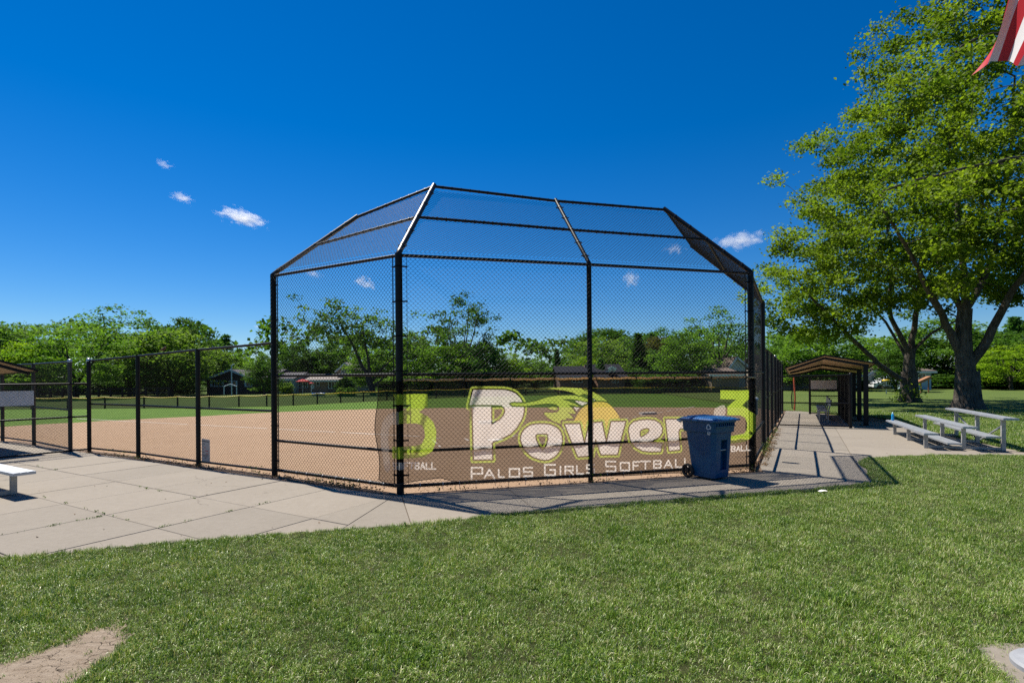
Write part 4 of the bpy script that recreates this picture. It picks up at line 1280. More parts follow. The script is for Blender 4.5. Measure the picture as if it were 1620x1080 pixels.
# ------------------------------------------------------------------ dugouts
TANROOF = simple('tan_roof_deck', (.52, .37, .235), .7, var=.15, scale=4)
ROOFTOP = simple('dark_roof_sheet', (.055, .05, .047), .6, var=.2, scale=3)
SCREEN = leafy('black_windscreen', .1, .8, .15, (.008, .008, .009), (.016, .016, .017))
WHITEB = simple('white_board', (.62, .62, .63), .55, var=.08, scale=4)
def dugout(o, e, q, side, roof_s0, label_shelter, npost=3, posts_q=3.0, zz=((2.10, 2.40, 1.98), (2.04, 2.32, 1.92), (1.98, 2.24, 1.86))):
    """o: corner of the front fence; e along it, q away from the field"""
    def P(s, t, z=0.0): return o + e * s + q * t + V(0, 0, z)
    c = P(2.5, 1.5)
    sh = empty('dugout_shelter', (c.x, c.y, 0), label=label_shelter, cat='dugout roof', group='dugout roofs beside the ball field')
    rz = math.atan2(e.y, e.x)
    rib = [roof_s0 + 2.5 * k for k in range(npost)]
    t_out, t_mid, t_in = posts_q + .28, posts_q - 1.22, posts_q - 2.45
    for s, (zo, zm, zi) in zip(rib, zz):
        m = MB(); m.box(P(s, posts_q, zo / 2 - .03), (.14, .14, zo - .06), rz); m.box(P(s, posts_q, .012), (.34, .34, .022), rz)
        m.build('post', PAINT_BLACK, sh)
        m = MB(); m.bar(P(s, t_out - .2, zo - .07), P(s, t_mid, zm - .085), .08, .08); m.bar(P(s, t_mid, zm - .085), P(s, t_in + .1, zi - .06), .08, .075)
        m.build('rafter', PAINT_BLACK, sh)
    s0, s1 = rib[0] - .14, rib[-1] + .6
    def zat(s, k):
        f = (s - rib[0]) / (rib[1] - rib[0]); return zz[0][k] + (zz[1][k] - zz[0][k]) * f
    n = 9
    for (t0, k0), (t1, k1) in (((t_out, 0), (t_mid, 1)), ((t_mid, 1), (t_in, 2))):
        for k in range(n):                               # roof sheets, side by side
            a, b = s0 + (s1 - s0) * k / n + .004, s0 + (s1 - s0) * (k + 1) / n - .004
            m = MB(); vs = [P(a, t0, zat(a, k0)), P(b, t0, zat(b, k0)), P(b, t1, zat(b, k1)), P(a, t1, zat(a, k1))]
            vs += [v + V(0, 0, .035) for v in vs]
            m.add(vs, [(0, 1, 2, 3)], 0); m.add(vs, [(7, 6, 5, 4), (0, 4, 5, 1), (1, 5, 6, 2), (2, 6, 7, 3), (3, 7, 4, 0)], 1)
            m.build('roof_panel', [TANROOF, ROOFTOP], sh)
    for t, k in ((t_out, 0), (t_in, 2)):
        m = MB(); m.bar(P(s0, t, zat(s0, k) + .01), P(s1, t, zat(s1, k) + .01), .03, .07); m.build('eave_trim', PAINT_BLACK, sh)
    for (t0, k0), (t1, k1) in (((t_out + .02, 0), (t_mid, 1)), ((t_mid, 1), (t_in - .02, 2))):
        m = MB(); m.bar(P(s0 - .02, t0, zat(s0, k0) + .005), P(s0 - .02, t1, zat(s0, k1) + .005), .03, .05); m.build('barge_board', PAINT_BLACK, sh)
    return P
oR = along(9.5)
side_r = gp(1346, 677); qr = (side_r - oR).normalized(); wr_ = (side_r - oR).length
def _zr():
    out = []
    for k, (yo, ym, yi) in enumerate(((575, 562.5, 582.5), (582.5, 573.5, 587.5), (588, 580.5, 592.5))):
        row = []
        for t, y in ((3.0, yo), (1.5, ym), (.27, yi)):
            p = oR + eR * (1.25 + 2.5 * k) + qr * t; px = to_px(V(p.x, p.y, 2.0))[0]
            row.append(pt(px, y, p.y).z)
        out.append(row)
    print('dugout roof', out)
    return out
ZR = _zr()
PR = dugout(oR, eR, qr, 1, 1.35, 'gabled dugout shelter with tan underside on black posts at right', 3, 2.72, ZR)
sf = fence_run('low black chain link end panel of the right dugout', [oR + qr * .12, side_r], [1.70, 1.74], [.05, .80], rpost=.045, caps=[None, True])
bk = fence_run('black screened back fence of the right dugout behind the bench', [side_r + eR * .12, side_r + eR * 2.3, side_r + eR * 4.5, side_r + eR * 6.6], [1.70] * 4, [.05, .8], caps=[None, False, False, False])
for k in range(3):
    a, b = side_r + eR * (.12 + 2.18 * k) + qr * .03, side_r + eR * (2.3 + 2.15 * k) + qr * .03
    m = MB(); nseg = 14
    for i in range(nseg + 1):
        p = a + (b - a) * (i / nseg) + qr * (.012 * math.sin(i * 1.3 + k))
        m.v += [tuple(p + V(0, 0, .12)), tuple(p + V(0, 0, 1.62))]
    for i in range(nseg): m.f.append([2 * i, 2 * i + 2, 2 * i + 3, 2 * i + 1]); m.m.append(0); m.sm.append(True)
    m.build('windscreen', SCREEN, bk)
ef = fence_run('short black frame at the far end of the right dugout, pale board on it', [side_r + eR * 6.6 - qr * 1.1, side_r + eR * 6.6], [1.62, 1.66], [.05, .42, .80, 1.05], caps=[False, None])
fe = side_r + eR * 6.55 - qr * .57
bd = empty('notice_board', (fe.x, fe.y, 0), label='blank pale board on the far frame in the right dugout', cat='board', group='blank boards in the dugouts')
board(bd, 'panel', fe + V(0, 0, 1.29) - eR * .03, qr, (0, 0, 1), .98, .38, .012, [WHITEB, WHITEB])
def dugout_bench(o, e, q, L, label):
    root = empty('dugout_bench', (o.x, o.y, 0), label=label, cat='bench')
    for s in (.1, L / 2, L - .1):
        m = MB(); p = o + e * s
        m.tube([p - q * .14, p - q * .14 + V(0, 0, .40)], .022, 8); m.tube([p + q * .14, p + q * .14 + V(0, 0, .42), p + q * .24 + V(0, 0, .82)], .022, 8); m.bar(p - q * .2 + V(0, 0, .40), p + q * .2 + V(0, 0, .40), .04, .03)
        m.build('leg', ALU_LEG, root)
    for t in (-.13, .02):
        m = MB(); m.bar(o + q * t + V(0, 0, .43), o + e * L + q * t + V(0, 0, .43), .14, .04); m.build('seat_plank', ALU, root)
    m = MB(); m.bar(o + q * .19 + V(0, 0, .70), o + e * L + q * .19 + V(0, 0, .70), .035, .24); m.build('backrest', ALU, root)
bp = gp(1304, 668); dugout_bench(bp, eR, qr, 3.4, 'aluminium bench with backrest inside the right dugout')
# leaning orange pole with a hanging net, beyond the dugout opening
ORANGE = simple('orange_red_paint', (.50, .095, .035), .5, var=.2, scale=9)
op = gp(1257, 649); nt = empty('net_frame', (op.x, op.y, 0), label='orange red pole with hanging black net in the dugout opening', cat='net')
zt = pt(1256, 597, op.y)
m = MB(); m.tube([op, pt(1258, 628, op.y), pt(1256, 600, op.y), zt], .035, 10); m.build('pole', ORANGE, nt)
m = MB(); m.tube([pt(1258, 648, op.y), pt(1253, 645, op.y + .2), pt(1252, 628, op.y + .25), zt], .02, 8); m.build('cord', PAINT_BLACK, nt)
vs = [op + V(-.02, 0, .05), pt(1252.5, 643, op.y + .2), pt(1252.5, 620, op.y + .2), zt + V(-.02, 0, -.1)]
chain_link(nt, [vs[0], vs[1], vs[2], vs[3]], pitch=.05, r=.003, name='net')
# left dugout, mirror of the right one
oLd = L3 + eL * .1
qL = (gp(0, 726) - L3).normalized()
qL = V(-.56, -.83, 0).normalized()
PL_ = dugout(oLd, eL, qL, -1, 1.35, 'dugout shelter with tan underside cut off by the left edge', 3, 3.02)
sl_ = L3 + qL * 2.2
fence_run('low black chain link end panel of the left dugout with a white board behind it', [sl_, L3 + qL * .02], [1.66, 1.72], [.05, .86, 1.66], caps=[True, None], top=False)
wb = L3 + qL * 1.55 + V(.02, .06, 0)
bd = empty('notice_board', (wb.x, wb.y, 0), label='blank white board behind the left dugout end panel', cat='board', group='blank boards in the dugouts')
pR = pt(53.5, 618, 12.55); pL2 = L3 + qL * 2.1
u = -qL
cx = h2(pR) - u * .7
board(bd, 'panel', V(cx.x, cx.y, 1.345), u, (0, 0, 1), 1.4, .335, .012, [WHITEB, WHITEB])

# ------------------------------------------------------------------ small things on and by the fence
def rules(ink_):
    def word(x, y, n, col, w=.018):
        for k in range(n):
            ink_([(x + k * .055, y), (x + k * .055 + .03, y)], w, col); ink_([(x + k * .055 + .006, y - .012), (x + k * .055 + .02, y + .012)], w * .8, col)
    grey, red = (.25, .24, .26), (.66, .12, .12)
    for i, (y, n, c, x) in enumerate([(.10, 15, grey, .08), (.22, 6, grey, .08), (.31, 3, grey, .08), (.38, 4, red, .30), (.45, 3, grey, .08), (.51, 8, red, .40), (.58, 5, grey, .08), (.63, 6, red, .50), (.70, 14, grey, .10), (.76, 12, grey, .10), (.83, 5, grey, .34)]):
        word(x, y, n, c, .022 if i else .036)
sg = L1 + (PA - L1) * .09; u = (PA - L1).normalized(); nn = V(-u.y, u.x, 0)
sgr = empty('rules_sign', (sg.x, sg.y, 0), label='white rules sign with red words low on the left fence', cat='sign')
c = L1 + (PA - L1).normalized() * .27 - nn * .012
board(sgr, 'panel', V(c.x, c.y, .31), (u + V(0, 0, -.05)).normalized(), (0, 0, 1), .27, .46, .006, [printed('rules_print', picture('rules_print', 220, 380, rules, (.66, .63, .60))), WHITEB])
bx = at_post(1194, 11.2)
gb = empty('utility_box', (bx.x, bx.y, 0), label='grey green plastic box on the right fence beside the corner post', cat='box')
GREY = simple('grey_green_plastic', (.085, .115, .115), .5, var=.15)
GREYTOP = simple('pale_grey_plastic', (.34, .36, .37), .45)
z0, z1 = pt(1194, 656, 11.2).z, pt(1194, 632, 11.2).z
m = MB(); m.box((bx.x, bx.y, (z0 + z1) / 2), (.13, .10, z1 - z0), math.atan2(eR.y, eR.x)); m.build('box_body', GREY, gb)
m = MB(); m.lathe((bx.x, bx.y, z1), [(.072, 0), (.072, .02), (.05, .05), (0, .06)], 12); m.build('lid', GREYTOP, gb)
# robin on the rail
bi = L2 + (L1 - L2) * .45; bd_ = empty('bird', (bi.x, bi.y, 2.345), label='small brown bird perched on the top rail of the left fence', cat='bird')
BIRD = Mat('brown_feathers', .8, (.06, .04, .03)); _p = BIRD.pos(True)
BIRD.base(BIRD.ramp(BIRD.noise(_p, 30, 3), [(.4, (.035, .025, .02)), (.6, (.17, .075, .035))])); BIRD = BIRD.m
m = MB(); m.tube([(-.13, 0, .018), (-.07, 0, .045), (-.03, 0, .07), (.015, 0, .095), (.045, 0, .115), (.062, 0, .138), (.075, 0, .15), (.092, 0, .148), (.112, 0, .140)], [.006, .016, .034, .042, .036, .026, .024, .015, .002], 12)
m.build('body', BIRD, bd_, local=True); bd_.scale = (.72, .72, .72)
m = MB()
for sy in (-.012, .012): m.tube([(.0, sy, .06), (.008, sy, .0)], .003, 5); m.tube([(-.01, sy, .002), (.025, sy, .002)], .003, 5)
m.build('leg', simple('bird_leg', (.12, .08, .04), .7), bd_, local=True)
# litter on the grass
for px, py, w, lab in ((1302, 781, .12, 'flat white paper scrap on the lawn beyond the cart shadow'),):
    q = gp(px, py); m = MB(); z = .040
    m.add([(q.x - w / 2, q.y - .03, z), (q.x, q.y - .035, z + .012), (q.x + w / 2, q.y - .02, z + .004), (q.x + w / 2, q.y + .03, z + .01), (q.x, q.y + .04, z + .016), (q.x - w / 2, q.y + .03, z)], [(0, 1, 4, 5), (1, 2, 3, 4)])
    m.add([(q.x - w / 2, q.y - .03, z - .03), (q.x, q.y - .035, z - .03), (q.x + w / 2, q.y - .02, z - .03)], [(2, 1, 0)])
    tag(m.build('paper_scrap', simple('white_paper', (.72, .69, .66), .8)), lab, 'litter')
# weeds and leaves at the foot of the fence
WEED = leafy('weed_leaf', .3, .5, .35, (.05, .11, .012), (.13, .22, .03))
DEBRIS = leafy('dead_leaf', .1, .8, .15, (.10, .055, .028), (.34, .23, .13))
def leaf_quads(rng, n, pos, size, up=.5):
    c = pos; nrm = rng.normal(0, 1, (n, 3)); nrm[:, 2] = np.abs(nrm[:, 2]) + up; nrm /= np.linalg.norm(nrm, axis=1, keepdims=True)
    t = np.cross(nrm, rng.normal(0, 1, (n, 3))); t /= np.linalg.norm(t, axis=1, keepdims=True) + 1e-9
    b = np.cross(nrm, t); s = size * rng.uniform(.6, 1.3, (n, 1))
    v = np.stack([c - t * s * .5, c + b * s * .36 + nrm * s * .12, c + t * s * .5, c - b * s * .36 + nrm * s * .12], 1)
    f = np.arange(n)[:, None, None] * 4 + np.array([[0, 1, 2], [0, 2, 3]])[None]
    return v.reshape(-1, 3), f.reshape(-1, 3)
def fence_foot(name, label, mat, runs, n, spread, size, zr, clump):
    rng = np.random.default_rng(len(label)); P = []
    for a, b, side, wgt in runs:
        a, b = np.array(a), np.array(b); L = np.linalg.norm(b - a); s = np.array(side); k = int(n * L * wgt)
        nc = max(1, int(L * clump)); cen = rng.random(nc) ** 1.0
        f = np.clip(cen[rng.integers(0, nc, k)] + rng.normal(0, .06 / L * 1.4, k), 0, 1)[:, None]
        P.append(a + (b - a) * f + s * rng.uniform(-.02, spread, (k, 1)) + np.stack([rng.normal(0, .03, k), rng.normal(0, .03, k), rng.random(k) ** 2 * zr], 1))
    P = np.concatenate(P); v, f = leaf_quads(rng, len(P), P, size)
    o = link(name, mesh_np(name, v, f, mat, attrs={'tone': ('FLOAT', np.repeat(rng.random(len(P)), 4).astype(np.float32))}))
    o['kind'] = 'stuff'; o['label'] = label
runs = [(PA, PB, -nL, 1.0), (L1, PA, -nL, .8), (L3, L1, -nL, .6), (PB, PC, -nB, .35), (PC, PD, -nB, .55), (PD + eR * .6, PD + eR * 8.5, qR, 1.1)]
fence_foot('dead_leaves', 'dry brown leaves and crumbs along the fence foot', DEBRIS, runs, 190, .22, .030, .03, 6)
fence_foot('weeds', 'small green weeds sprouting along the fence foot', WEED, runs, 46, .12, .032, .13, 1.3)
def concrete_leaves():
    rng = np.random.default_rng(5); P = []
    for k in range(46):
        q = gp(rng.uniform(30, 620), rng.uniform(730, 850)) if k < 22 else gp(rng.uniform(1240, 1460), rng.uniform(680, 735))
        P.append((q.x, q.y, .008))
    P = np.array(P); v, f = leaf_quads(rng, len(P), P, .030, 2.5)
    o = link('fallen_leaves', mesh_np('fallen_leaves', v, f, DEBRIS, attrs={'tone': ('FLOAT', np.repeat(rng.random(len(P)) * .6, 4).astype(np.float32))}))
    o['kind'] = 'stuff'; o['label'] = 'few scattered dry leaves on the concrete'
concrete_leaves()
def joint_weeds():
    rng = np.random.default_rng(15); P = []
    lines = [(gp(31, 776), gp(311, 853)), (gp(58, 737), gp(381, 803)), (gp(249, 835), gp(440, 791)), (gp(0, 848), gp(171, 815))]
    for a, b in lines:
        for k in range(7):
            c = np.array(a.lerp(b, rng.random())); m = rng.integers(3, 16)
            d = np.array((b - a).normalized()); P.append(c + d * rng.normal(0, .035, (m, 1)) + np.stack([rng.normal(0, .006, m), rng.normal(0, .006, m), rng.random(m) * .022], 1))
    P = np.concatenate(P); v, f = leaf_quads(rng, len(P), P, .020, .6)
    o = link('weeds', mesh_np('weeds', v, f, WEED, attrs={'tone': ('FLOAT', np.repeat(rng.random(len(P)), 4).astype(np.float32))})); o['kind'] = 'stuff'; o['label'] = 'tiny weeds growing in the joints of the concrete'
joint_weeds()

def crumbs():
    rng = np.random.default_rng(21); P = []
    for poly in (BARE1,):
        B = np.array(poly); lo, hi = B.min(0), B.max(0); q = lo + (hi - lo) * rng.random((900, 2)); q = q[inside(poly, q[:, 0], q[:, 1])]; P.append(q)
        k = rng.integers(0, len(B), 500); P.append(B[k] + rng.normal(0, .03, (500, 2)))
    P = np.concatenate(P); n = len(P); r = rng.uniform(.002, .009, n) * rng.choice([1, 1, 1, 1.8], n)
    base = np.array([(1, 0, 0), (-.5, .87, 0), (-.5, -.87, 0), (0, 0, .9)]); a = rng.uniform(0, 6.28, n)
    R = np.stack([np.stack([np.cos(a), -np.sin(a), 0 * a], 1), np.stack([np.sin(a), np.cos(a), 0 * a], 1), np.stack([0 * a, 0 * a, 1 + 0 * a], 1)], 1)
    v = np.einsum('nij,kj->nki', R, base) * r[:, None, None] + np.concatenate([P, np.full((n, 1), .020)], 1)[:, None]
    fs = np.arange(n)[:, None, None] * 4 + np.array([[0, 1, 3], [1, 2, 3], [2, 0, 3]])[None]
    o = link('soil_crumbs', mesh_np('soil_crumbs', v.reshape(-1, 3), fs.reshape(-1, 3), EARTH)); o['kind'] = 'stuff'; o['label'] = 'loose soil crumbs on the bare patch at lower left'
crumbs()

# ------------------------------------------------------------------ flag on its pole, at the right edge
FR = leafy('red_flag_cloth', .2, .6, .32, (.56, .04, .055), (.66, .07, .085), tint=(1, 1, 1)); FW = leafy('white_flag_cloth', .2, .6, .48, (.78, .77, .78), (.86, .85, .86), tint=(1, 1, 1)); FB = leafy('blue_flag_cloth', .2, .6, .3, (.015, .025, .10), (.03, .04, .14), tint=(1, 1, 1))
fp = V(POLE_BASE.x, POLE_BASE.y, 0)
fpole = empty('flagpole', fp, label='flagpole on a pale round collar at the lower right corner', cat='flagpole')
COLLAR = simple('pale_grey_collar', (.25, .26, .28), .6, var=.15, scale=8, bump=.1)
m = MB(); m.lathe((0, 0, 0), [(.205, -.02), (.205, .045), (.19, .06), (.08, .075)], 40, smooth=False); m.build('collar', COLLAR, fpole, local=True)
m = MB(); m.tube([(0, 0, .04), (0, 0, 3.0), (0, 0, 6.1)], [.055, .05, .04], 16); m.build('pole', ALU, fpole, local=True)
m = MB(); m.lathe((0, 0, 6.1), [(.04, 0), (.07, .04), (.075, .075), (.05, .12), (0, .14)], 14); m.build('finial', simple('gold_ball', (.55, .38, .10), .3, .9), fpole, local=True)
def make_flag():
    root = empty('flag', (fp.x, fp.y, 4.0), label='red and white striped flag drooping in at the top right corner', cat='flag')
    hoist_t, hoist_b = fp + V(0, 0, 6.0), fp + V(0, 0, 5.05)
    nx, ny = 56, 3
    fly = [(0.0, pt(1735, 40, 3.75)), (.35, pt(1680, 88, 3.9)), (.62, pt(1628, 94, 4.05)), (.80, pt(1585, 99, 4.05)), (.90, pt(1556, 104, 4.12)), (.96, pt(1538, 118, 4.2)), (1.0, pt(1523, 128, 4.25))]
    def edge(v):
        for (a, p), (b, q) in zip(fly[:-1], fly[1:]):
            if v <= b + 1e-9: return p.lerp(q, (v - a) / (b - a))
        return fly[-1][1]
    def pos(u, v):                           # u along the fly, v from the top stripe to the bottom one
        a = hoist_t.lerp(hoist_b, v); p = a.lerp(edge(v), u)
        p += V(.05 + .60 * (1 - v) ** .7, 0, .12) * math.sin(u * math.pi)
        f = min(1, max(0, (v - .923) / .077)) * (1 - min(1, max(0, (u - .80) / .2)) ** 2)
        p += V(.16, .05, .02) * f
        w = math.sin(v * 11 + u * 4.0) * .075 * u * (1.1 - .5 * v) + math.sin(v * 23 - u * 2.5) * .018 * u + math.sin(u * 9 + v * 5) * .02
        return p + V(.25, -.9, .1) * w
    for s in range(13):
        vs, fs = [], []
        for i in range(nx + 1):
            for j in range(ny + 1): vs.append(tuple(pos(i / nx, (s + j / ny) / 13) - Vector(root.location)))
        for i in range(nx):
            for j in range(ny):
                a = i * (ny + 1) + j; fs.append((a, a + ny + 1, a + ny + 2, a + 1))
        link('stripe', mesh_np('stripe', np.array(vs), np.array(fs), FR if s % 2 == 0 else FW, True), root)
    vs, fs = [], []
    for i in range(20):
        for j in range(15):
            vs.append(tuple(pos(i / 19 * .4, j / 14 * 7 / 13) + V(-.3, -.95, 0) * .006 - Vector(root.location)))
    for i in range(19):
        for j in range(14):
            a = i * 15 + j; fs.append((a, a + 15, a + 16, a + 1))
    link('canton', mesh_np('canton', np.array(vs), np.array(fs), FB, True), root)
make_flag()
# ------------------------------------------------------------------ trees
def bark(name, a, b, scale=1.0):
    M = Mat(name, .92, spec=.12); p = M.pos(True)
    ridges = M.noise(M.mapped(p, (9 * scale, 9 * scale, 1.6 * scale)), 1.6, 6, .7, .6)
    c = M.ramp(ridges, [(.34, a), (.62, b)])
    c = M.mix(.35, c, M.ramp(M.noise(p, 2.2, 4, .6), [(.35, tuple(x * .6 for x in a)), (.7, tuple(min(1, x * 1.35) for x in b))]))
    M.base(c); M.bump(ridges, 1.0, .12)
    return M.m
BARK = bark('grey_brown_bark', (.022, .017, .014), (.170, .145, .120))
BARK_FAR = simple('dark_bark', (.045, .036, .028), .95, var=.4, scale=4)
LEAF = leafy('maple_leaf', .16, .60, .50, (.044, .094, .008), (.225, .320, .032), use_obj=True, tint=(1.2, 1.22, .5))
LEAF_FAR = leafy('tree_leaf', .10, .70, .46, (.046, .105, .014), (.170, .265, .042), use_obj=True, tint=(1.1, 1.18, .6))

def lumpy(seed):
    r = np.random.default_rng(seed); A = r.uniform(0, 6.28, 8)
    def f(th, z):
        return (1 + .17 * np.sin(3 * th + A[0] + 1.1 * z) + .13 * np.sin(5 * th + A[1] - 1.7 * z) + .09 * np.sin(2.3 * z + A[2] + th) + .07 * np.sin(9 * th + A[3] + 3 * z))
    return f
class TreeShape:
    """skeleton of nodes grown out to leaf clusters"""
    def __init__(s): s.p, s.par, s.rad = [], [], []
    def add(s, p, par, r=0.0):
        s.p.append(np.array(p, float)); s.par.append(par); s.rad.append(r); return len(s.p) - 1
    def limb(s, pts, r0, r1, par=-1, step=.5, rng=None, wob=.0):
        """a limb through pts; returns its node ids"""
        ids = []; pts = [np.array(p, float) for p in pts]
        L = [0]; 
        for a, b in zip(pts[:-1], pts[1:]): L.append(L[-1] + np.linalg.norm(b - a))
        n = max(2, int(L[-1] / step))
        P = np.array(pts); Ls = np.array(L)
        for k in range(n + 1):
            t = L[-1] * k / n
            # gentle smoothing: average of three samples along the polyline
            q = np.mean([[np.interp(np.clip(t + d, 0, L[-1]), Ls, P[:, c]) for c in range(3)] for d in (-step * .7, 0, step * .7)], axis=0) if 0 < k < n else np.array([np.interp(t, Ls, P[:, c]) for c in range(3)])
            if rng is not None and 0 < k: q = q + rng.normal(0, wob, 3)
            par = s.add(q, par if k == 0 else ids[-1], r0 + (r1 - r0) * (k / n) ** .8)
            ids.append(par)
        return ids
    def nearest(s, p, up=.6):
        P = np.array(s.p); d = P - p
        dist = np.sqrt((d ** 2).sum(1)) + up * np.maximum(0, d[:, 2])
        return int(dist.argmin())
    def grow(s, targets, rng, sag=.06, tip=.012):
        P = np.array(s.p)
        order = np.argsort([np.min(np.linalg.norm(P - t, axis=1)) for t in targets])
        for i in order:
            t = targets[i]; k = s.nearest(t); a = s.p[k]
            L = np.linalg.norm(t - a); n = max(1, min(5, int(L / .55)))
            prev = k
            for j in range(1, n + 1):
                f = j / n; q = a + (t - a) * f + np.array([0, 0, sag * L * math.sin(f * math.pi)]) + (rng.normal(0, .05 * L / n, 3) if j < n else 0)
                prev = s.add(q, prev, 0)
    def mesh(s, name, mat, n=5, tip=.010, explicit_n=9, kmin=0.0):
        N = len(s.p); area = np.zeros(N); r = np.array(s.rad)
        kids = np.zeros(N, int)
        for i in range(N):
            if s.par[i] >= 0: kids[s.par[i]] += 1
        area[kids == 0] = tip ** 2.3
        for i in range(N - 1, -1, -1):
            if s.par[i] >= 0: area[s.par[i]] += area[i]
        rr = np.maximum(area ** (1 / 2.3), tip)
        rr = np.where(r > 0, np.maximum(r, np.minimum(rr, r * 1.3)), rr)
        V_, F_ = [], []; b = 0
        for i in range(N):
            j = s.par[i]
            if j < 0: continue
            a, c = s.p[j], s.p[i]; d = c - a; L = np.linalg.norm(d)
            if L < 1e-4 or rr[i] < kmin: continue
            d /= L
            ra, rc = min(rr[j], rr[i] * 1.45 if r[i] == 0 else rr[j]), rr[i]
            x = np.cross(d, [0, 0, 1.0]) if abs(d[2]) < .97 else np.cross(d, [0, 1.0, 0]); x /= np.linalg.norm(x); y = np.cross(d, x)
            m = explicit_n if r[i] > 0 else n
            ang = np.arange(m) * 2 * math.pi / m
            ring = np.cos(ang)[:, None] * x + np.sin(ang)[:, None] * y
            V_.append(a - d * ra * .25 + ring * ra); V_.append(c + d * rc * .15 + ring * rc)
            k = np.arange(m)
            F_.append(np.stack([b + k, b + (k + 1) % m, b + m + (k + 1) % m, b + m + k], 1)); b += 2 * m
        return mesh_np(name, np.concatenate(V_), np.concatenate(F_), mat, True)
def leaves(rng, centers, per, sig, size, flat=.50, up=.7, tone_c=None):
    n = len(centers) * per
    C_ = np.repeat(centers, per, 0)
    off = rng.normal(0, 1, (n, 3)) * np.array([sig, sig, sig * flat])
    pos = C_ + off
    nrm = rng.normal(0, 1, (n, 3)); nrm[:, 2] = np.abs(nrm[:, 2]) * .8 + up; nrm /= np.linalg.norm(nrm, axis=1, keepdims=True)
    t = np.cross(nrm, rng.normal(0, 1, (n, 3))); t /= np.linalg.norm(t, axis=1, keepdims=True) + 1e-9
    t[:, 2] -= .25
    b = np.cross(nrm, t); s = size * rng.uniform(.55, 1.35, (n, 1))
    v = np.stack([pos - t * s * .5, pos + b * s * .40 + nrm * s * .13, pos + t * s * .5, pos - b * s * .40 + nrm * s * .10], 1)
    f = np.arange(n)[:, None, None] * 4 + np.array([[0, 1, 2], [0, 2, 3]])[None]
    tone = np.clip(np.repeat(rng.normal(.42, .20, len(centers)) if tone_c is None else tone_c, per) + rng.normal(0, .2, n), 0, 1)
    return v.reshape(-1, 3), f.reshape(-1, 3), np.repeat(tone, 4)
def crown_targets(rng, prof, cx, cy, n, shell=.45, lump=None, squash=1.0):
    """n points inside a crown whose radius at each height is prof [(z, r)]"""
    z = np.array([a for a, _ in prof]); r = np.array([b for _, b in prof])
    zz = np.linspace(z[0], z[-1], 200); w = np.interp(zz, z, r) ** 1.6; w /= w.sum()
    Z = rng.choice(zz, n, p=w) + rng.normal(0, .1, n); th = rng.uniform(0, 2 * math.pi, n)
    R = np.interp(Z, z, r) * rng.random(n) ** shell
    if lump is not None: R = R * lump(th, Z * 9.0 / (z[-1] - z[0]))
    return np.stack([cx + R * np.cos(th), cy + R * np.sin(th) * squash, Z], 1)

# ---- the two big maples on the right and a third whose limb hangs in from the right edge
def px3(px, py, Y): p = pt(px, py, Y); return (p.x, p.y, p.z)
def big_tree(label, base, trunk_pts, limbs, prof, n_cl, per, seed, flare, leaf=.145, sig=.34, extra=None, col=(1, 1, 1, 1)):
    rng = np.random.default_rng(seed); s = TreeShape()
    root = empty('maple_tree', (base.x, base.y, -.06), label=label, cat='tree', group='tall maples on the park lawn')
    ids = s.limb(trunk_pts, flare, flare * .62, -1, .4)
    for pts, r0, r1 in limbs:
        k = s.nearest(np.array(pts[0]), 0); s.limb([s.p[k]] + list(pts[1:]), r0 * .72, r1 * .8, k, .5, rng, .02)
    T = crown_targets(rng, prof, base.x, base.y, n_cl, .42, lumpy(seed))
    if extra is not None: T = np.concatenate([T, extra])
    s.grow(T, rng)
    tm = s.mesh('trunk', BARK, 5, .011)
    o = link('trunk', tm, root); tm.transform(Matrix.Translation(-Vector(root.location)))
    # root flare
    m = MB(); n = 22; vs, fs = [], []
    A = rng.uniform(0, 6.28, 3)
    for i, (rr, z) in enumerate([(1.6, 0), (1.26, .22), (1.10, .55), (1.0, 1.1), (.93, 1.9)]):
        for k in range(n):
            a = 2 * math.pi * k / n; lob = 1 + (.16 if i < 2 else .05) * math.sin(5 * a + A[0]) + .06 * math.sin(9 * a + A[1])
            vs.append((flare * rr * lob * math.cos(a), flare * rr * lob * math.sin(a), z))
    fs = [(i * n + k, i * n + (k + 1) % n, (i + 1) * n + (k + 1) % n, (i + 1) * n + k) for i in range(4) for k in range(n)]
    m.add(vs, fs, 0, True); m.build('root_flare', BARK, root, local=True)
    v, f, t = leaves(rng, T, per, sig, leaf)
    cm = mesh_np('crown', v - np.array(root.location), f, LEAF, attrs={'tone': ('FLOAT', t.astype(np.float32))})
    c = link('crown', cm, root); c.color = col; o.color = (1, 1, 1, 1)
    return root
Y1 = 25.7; b1 = gp(1531, 646); b1.y = Y1; b1 = V(pt(1530, 600, Y1).x, Y1, 0)
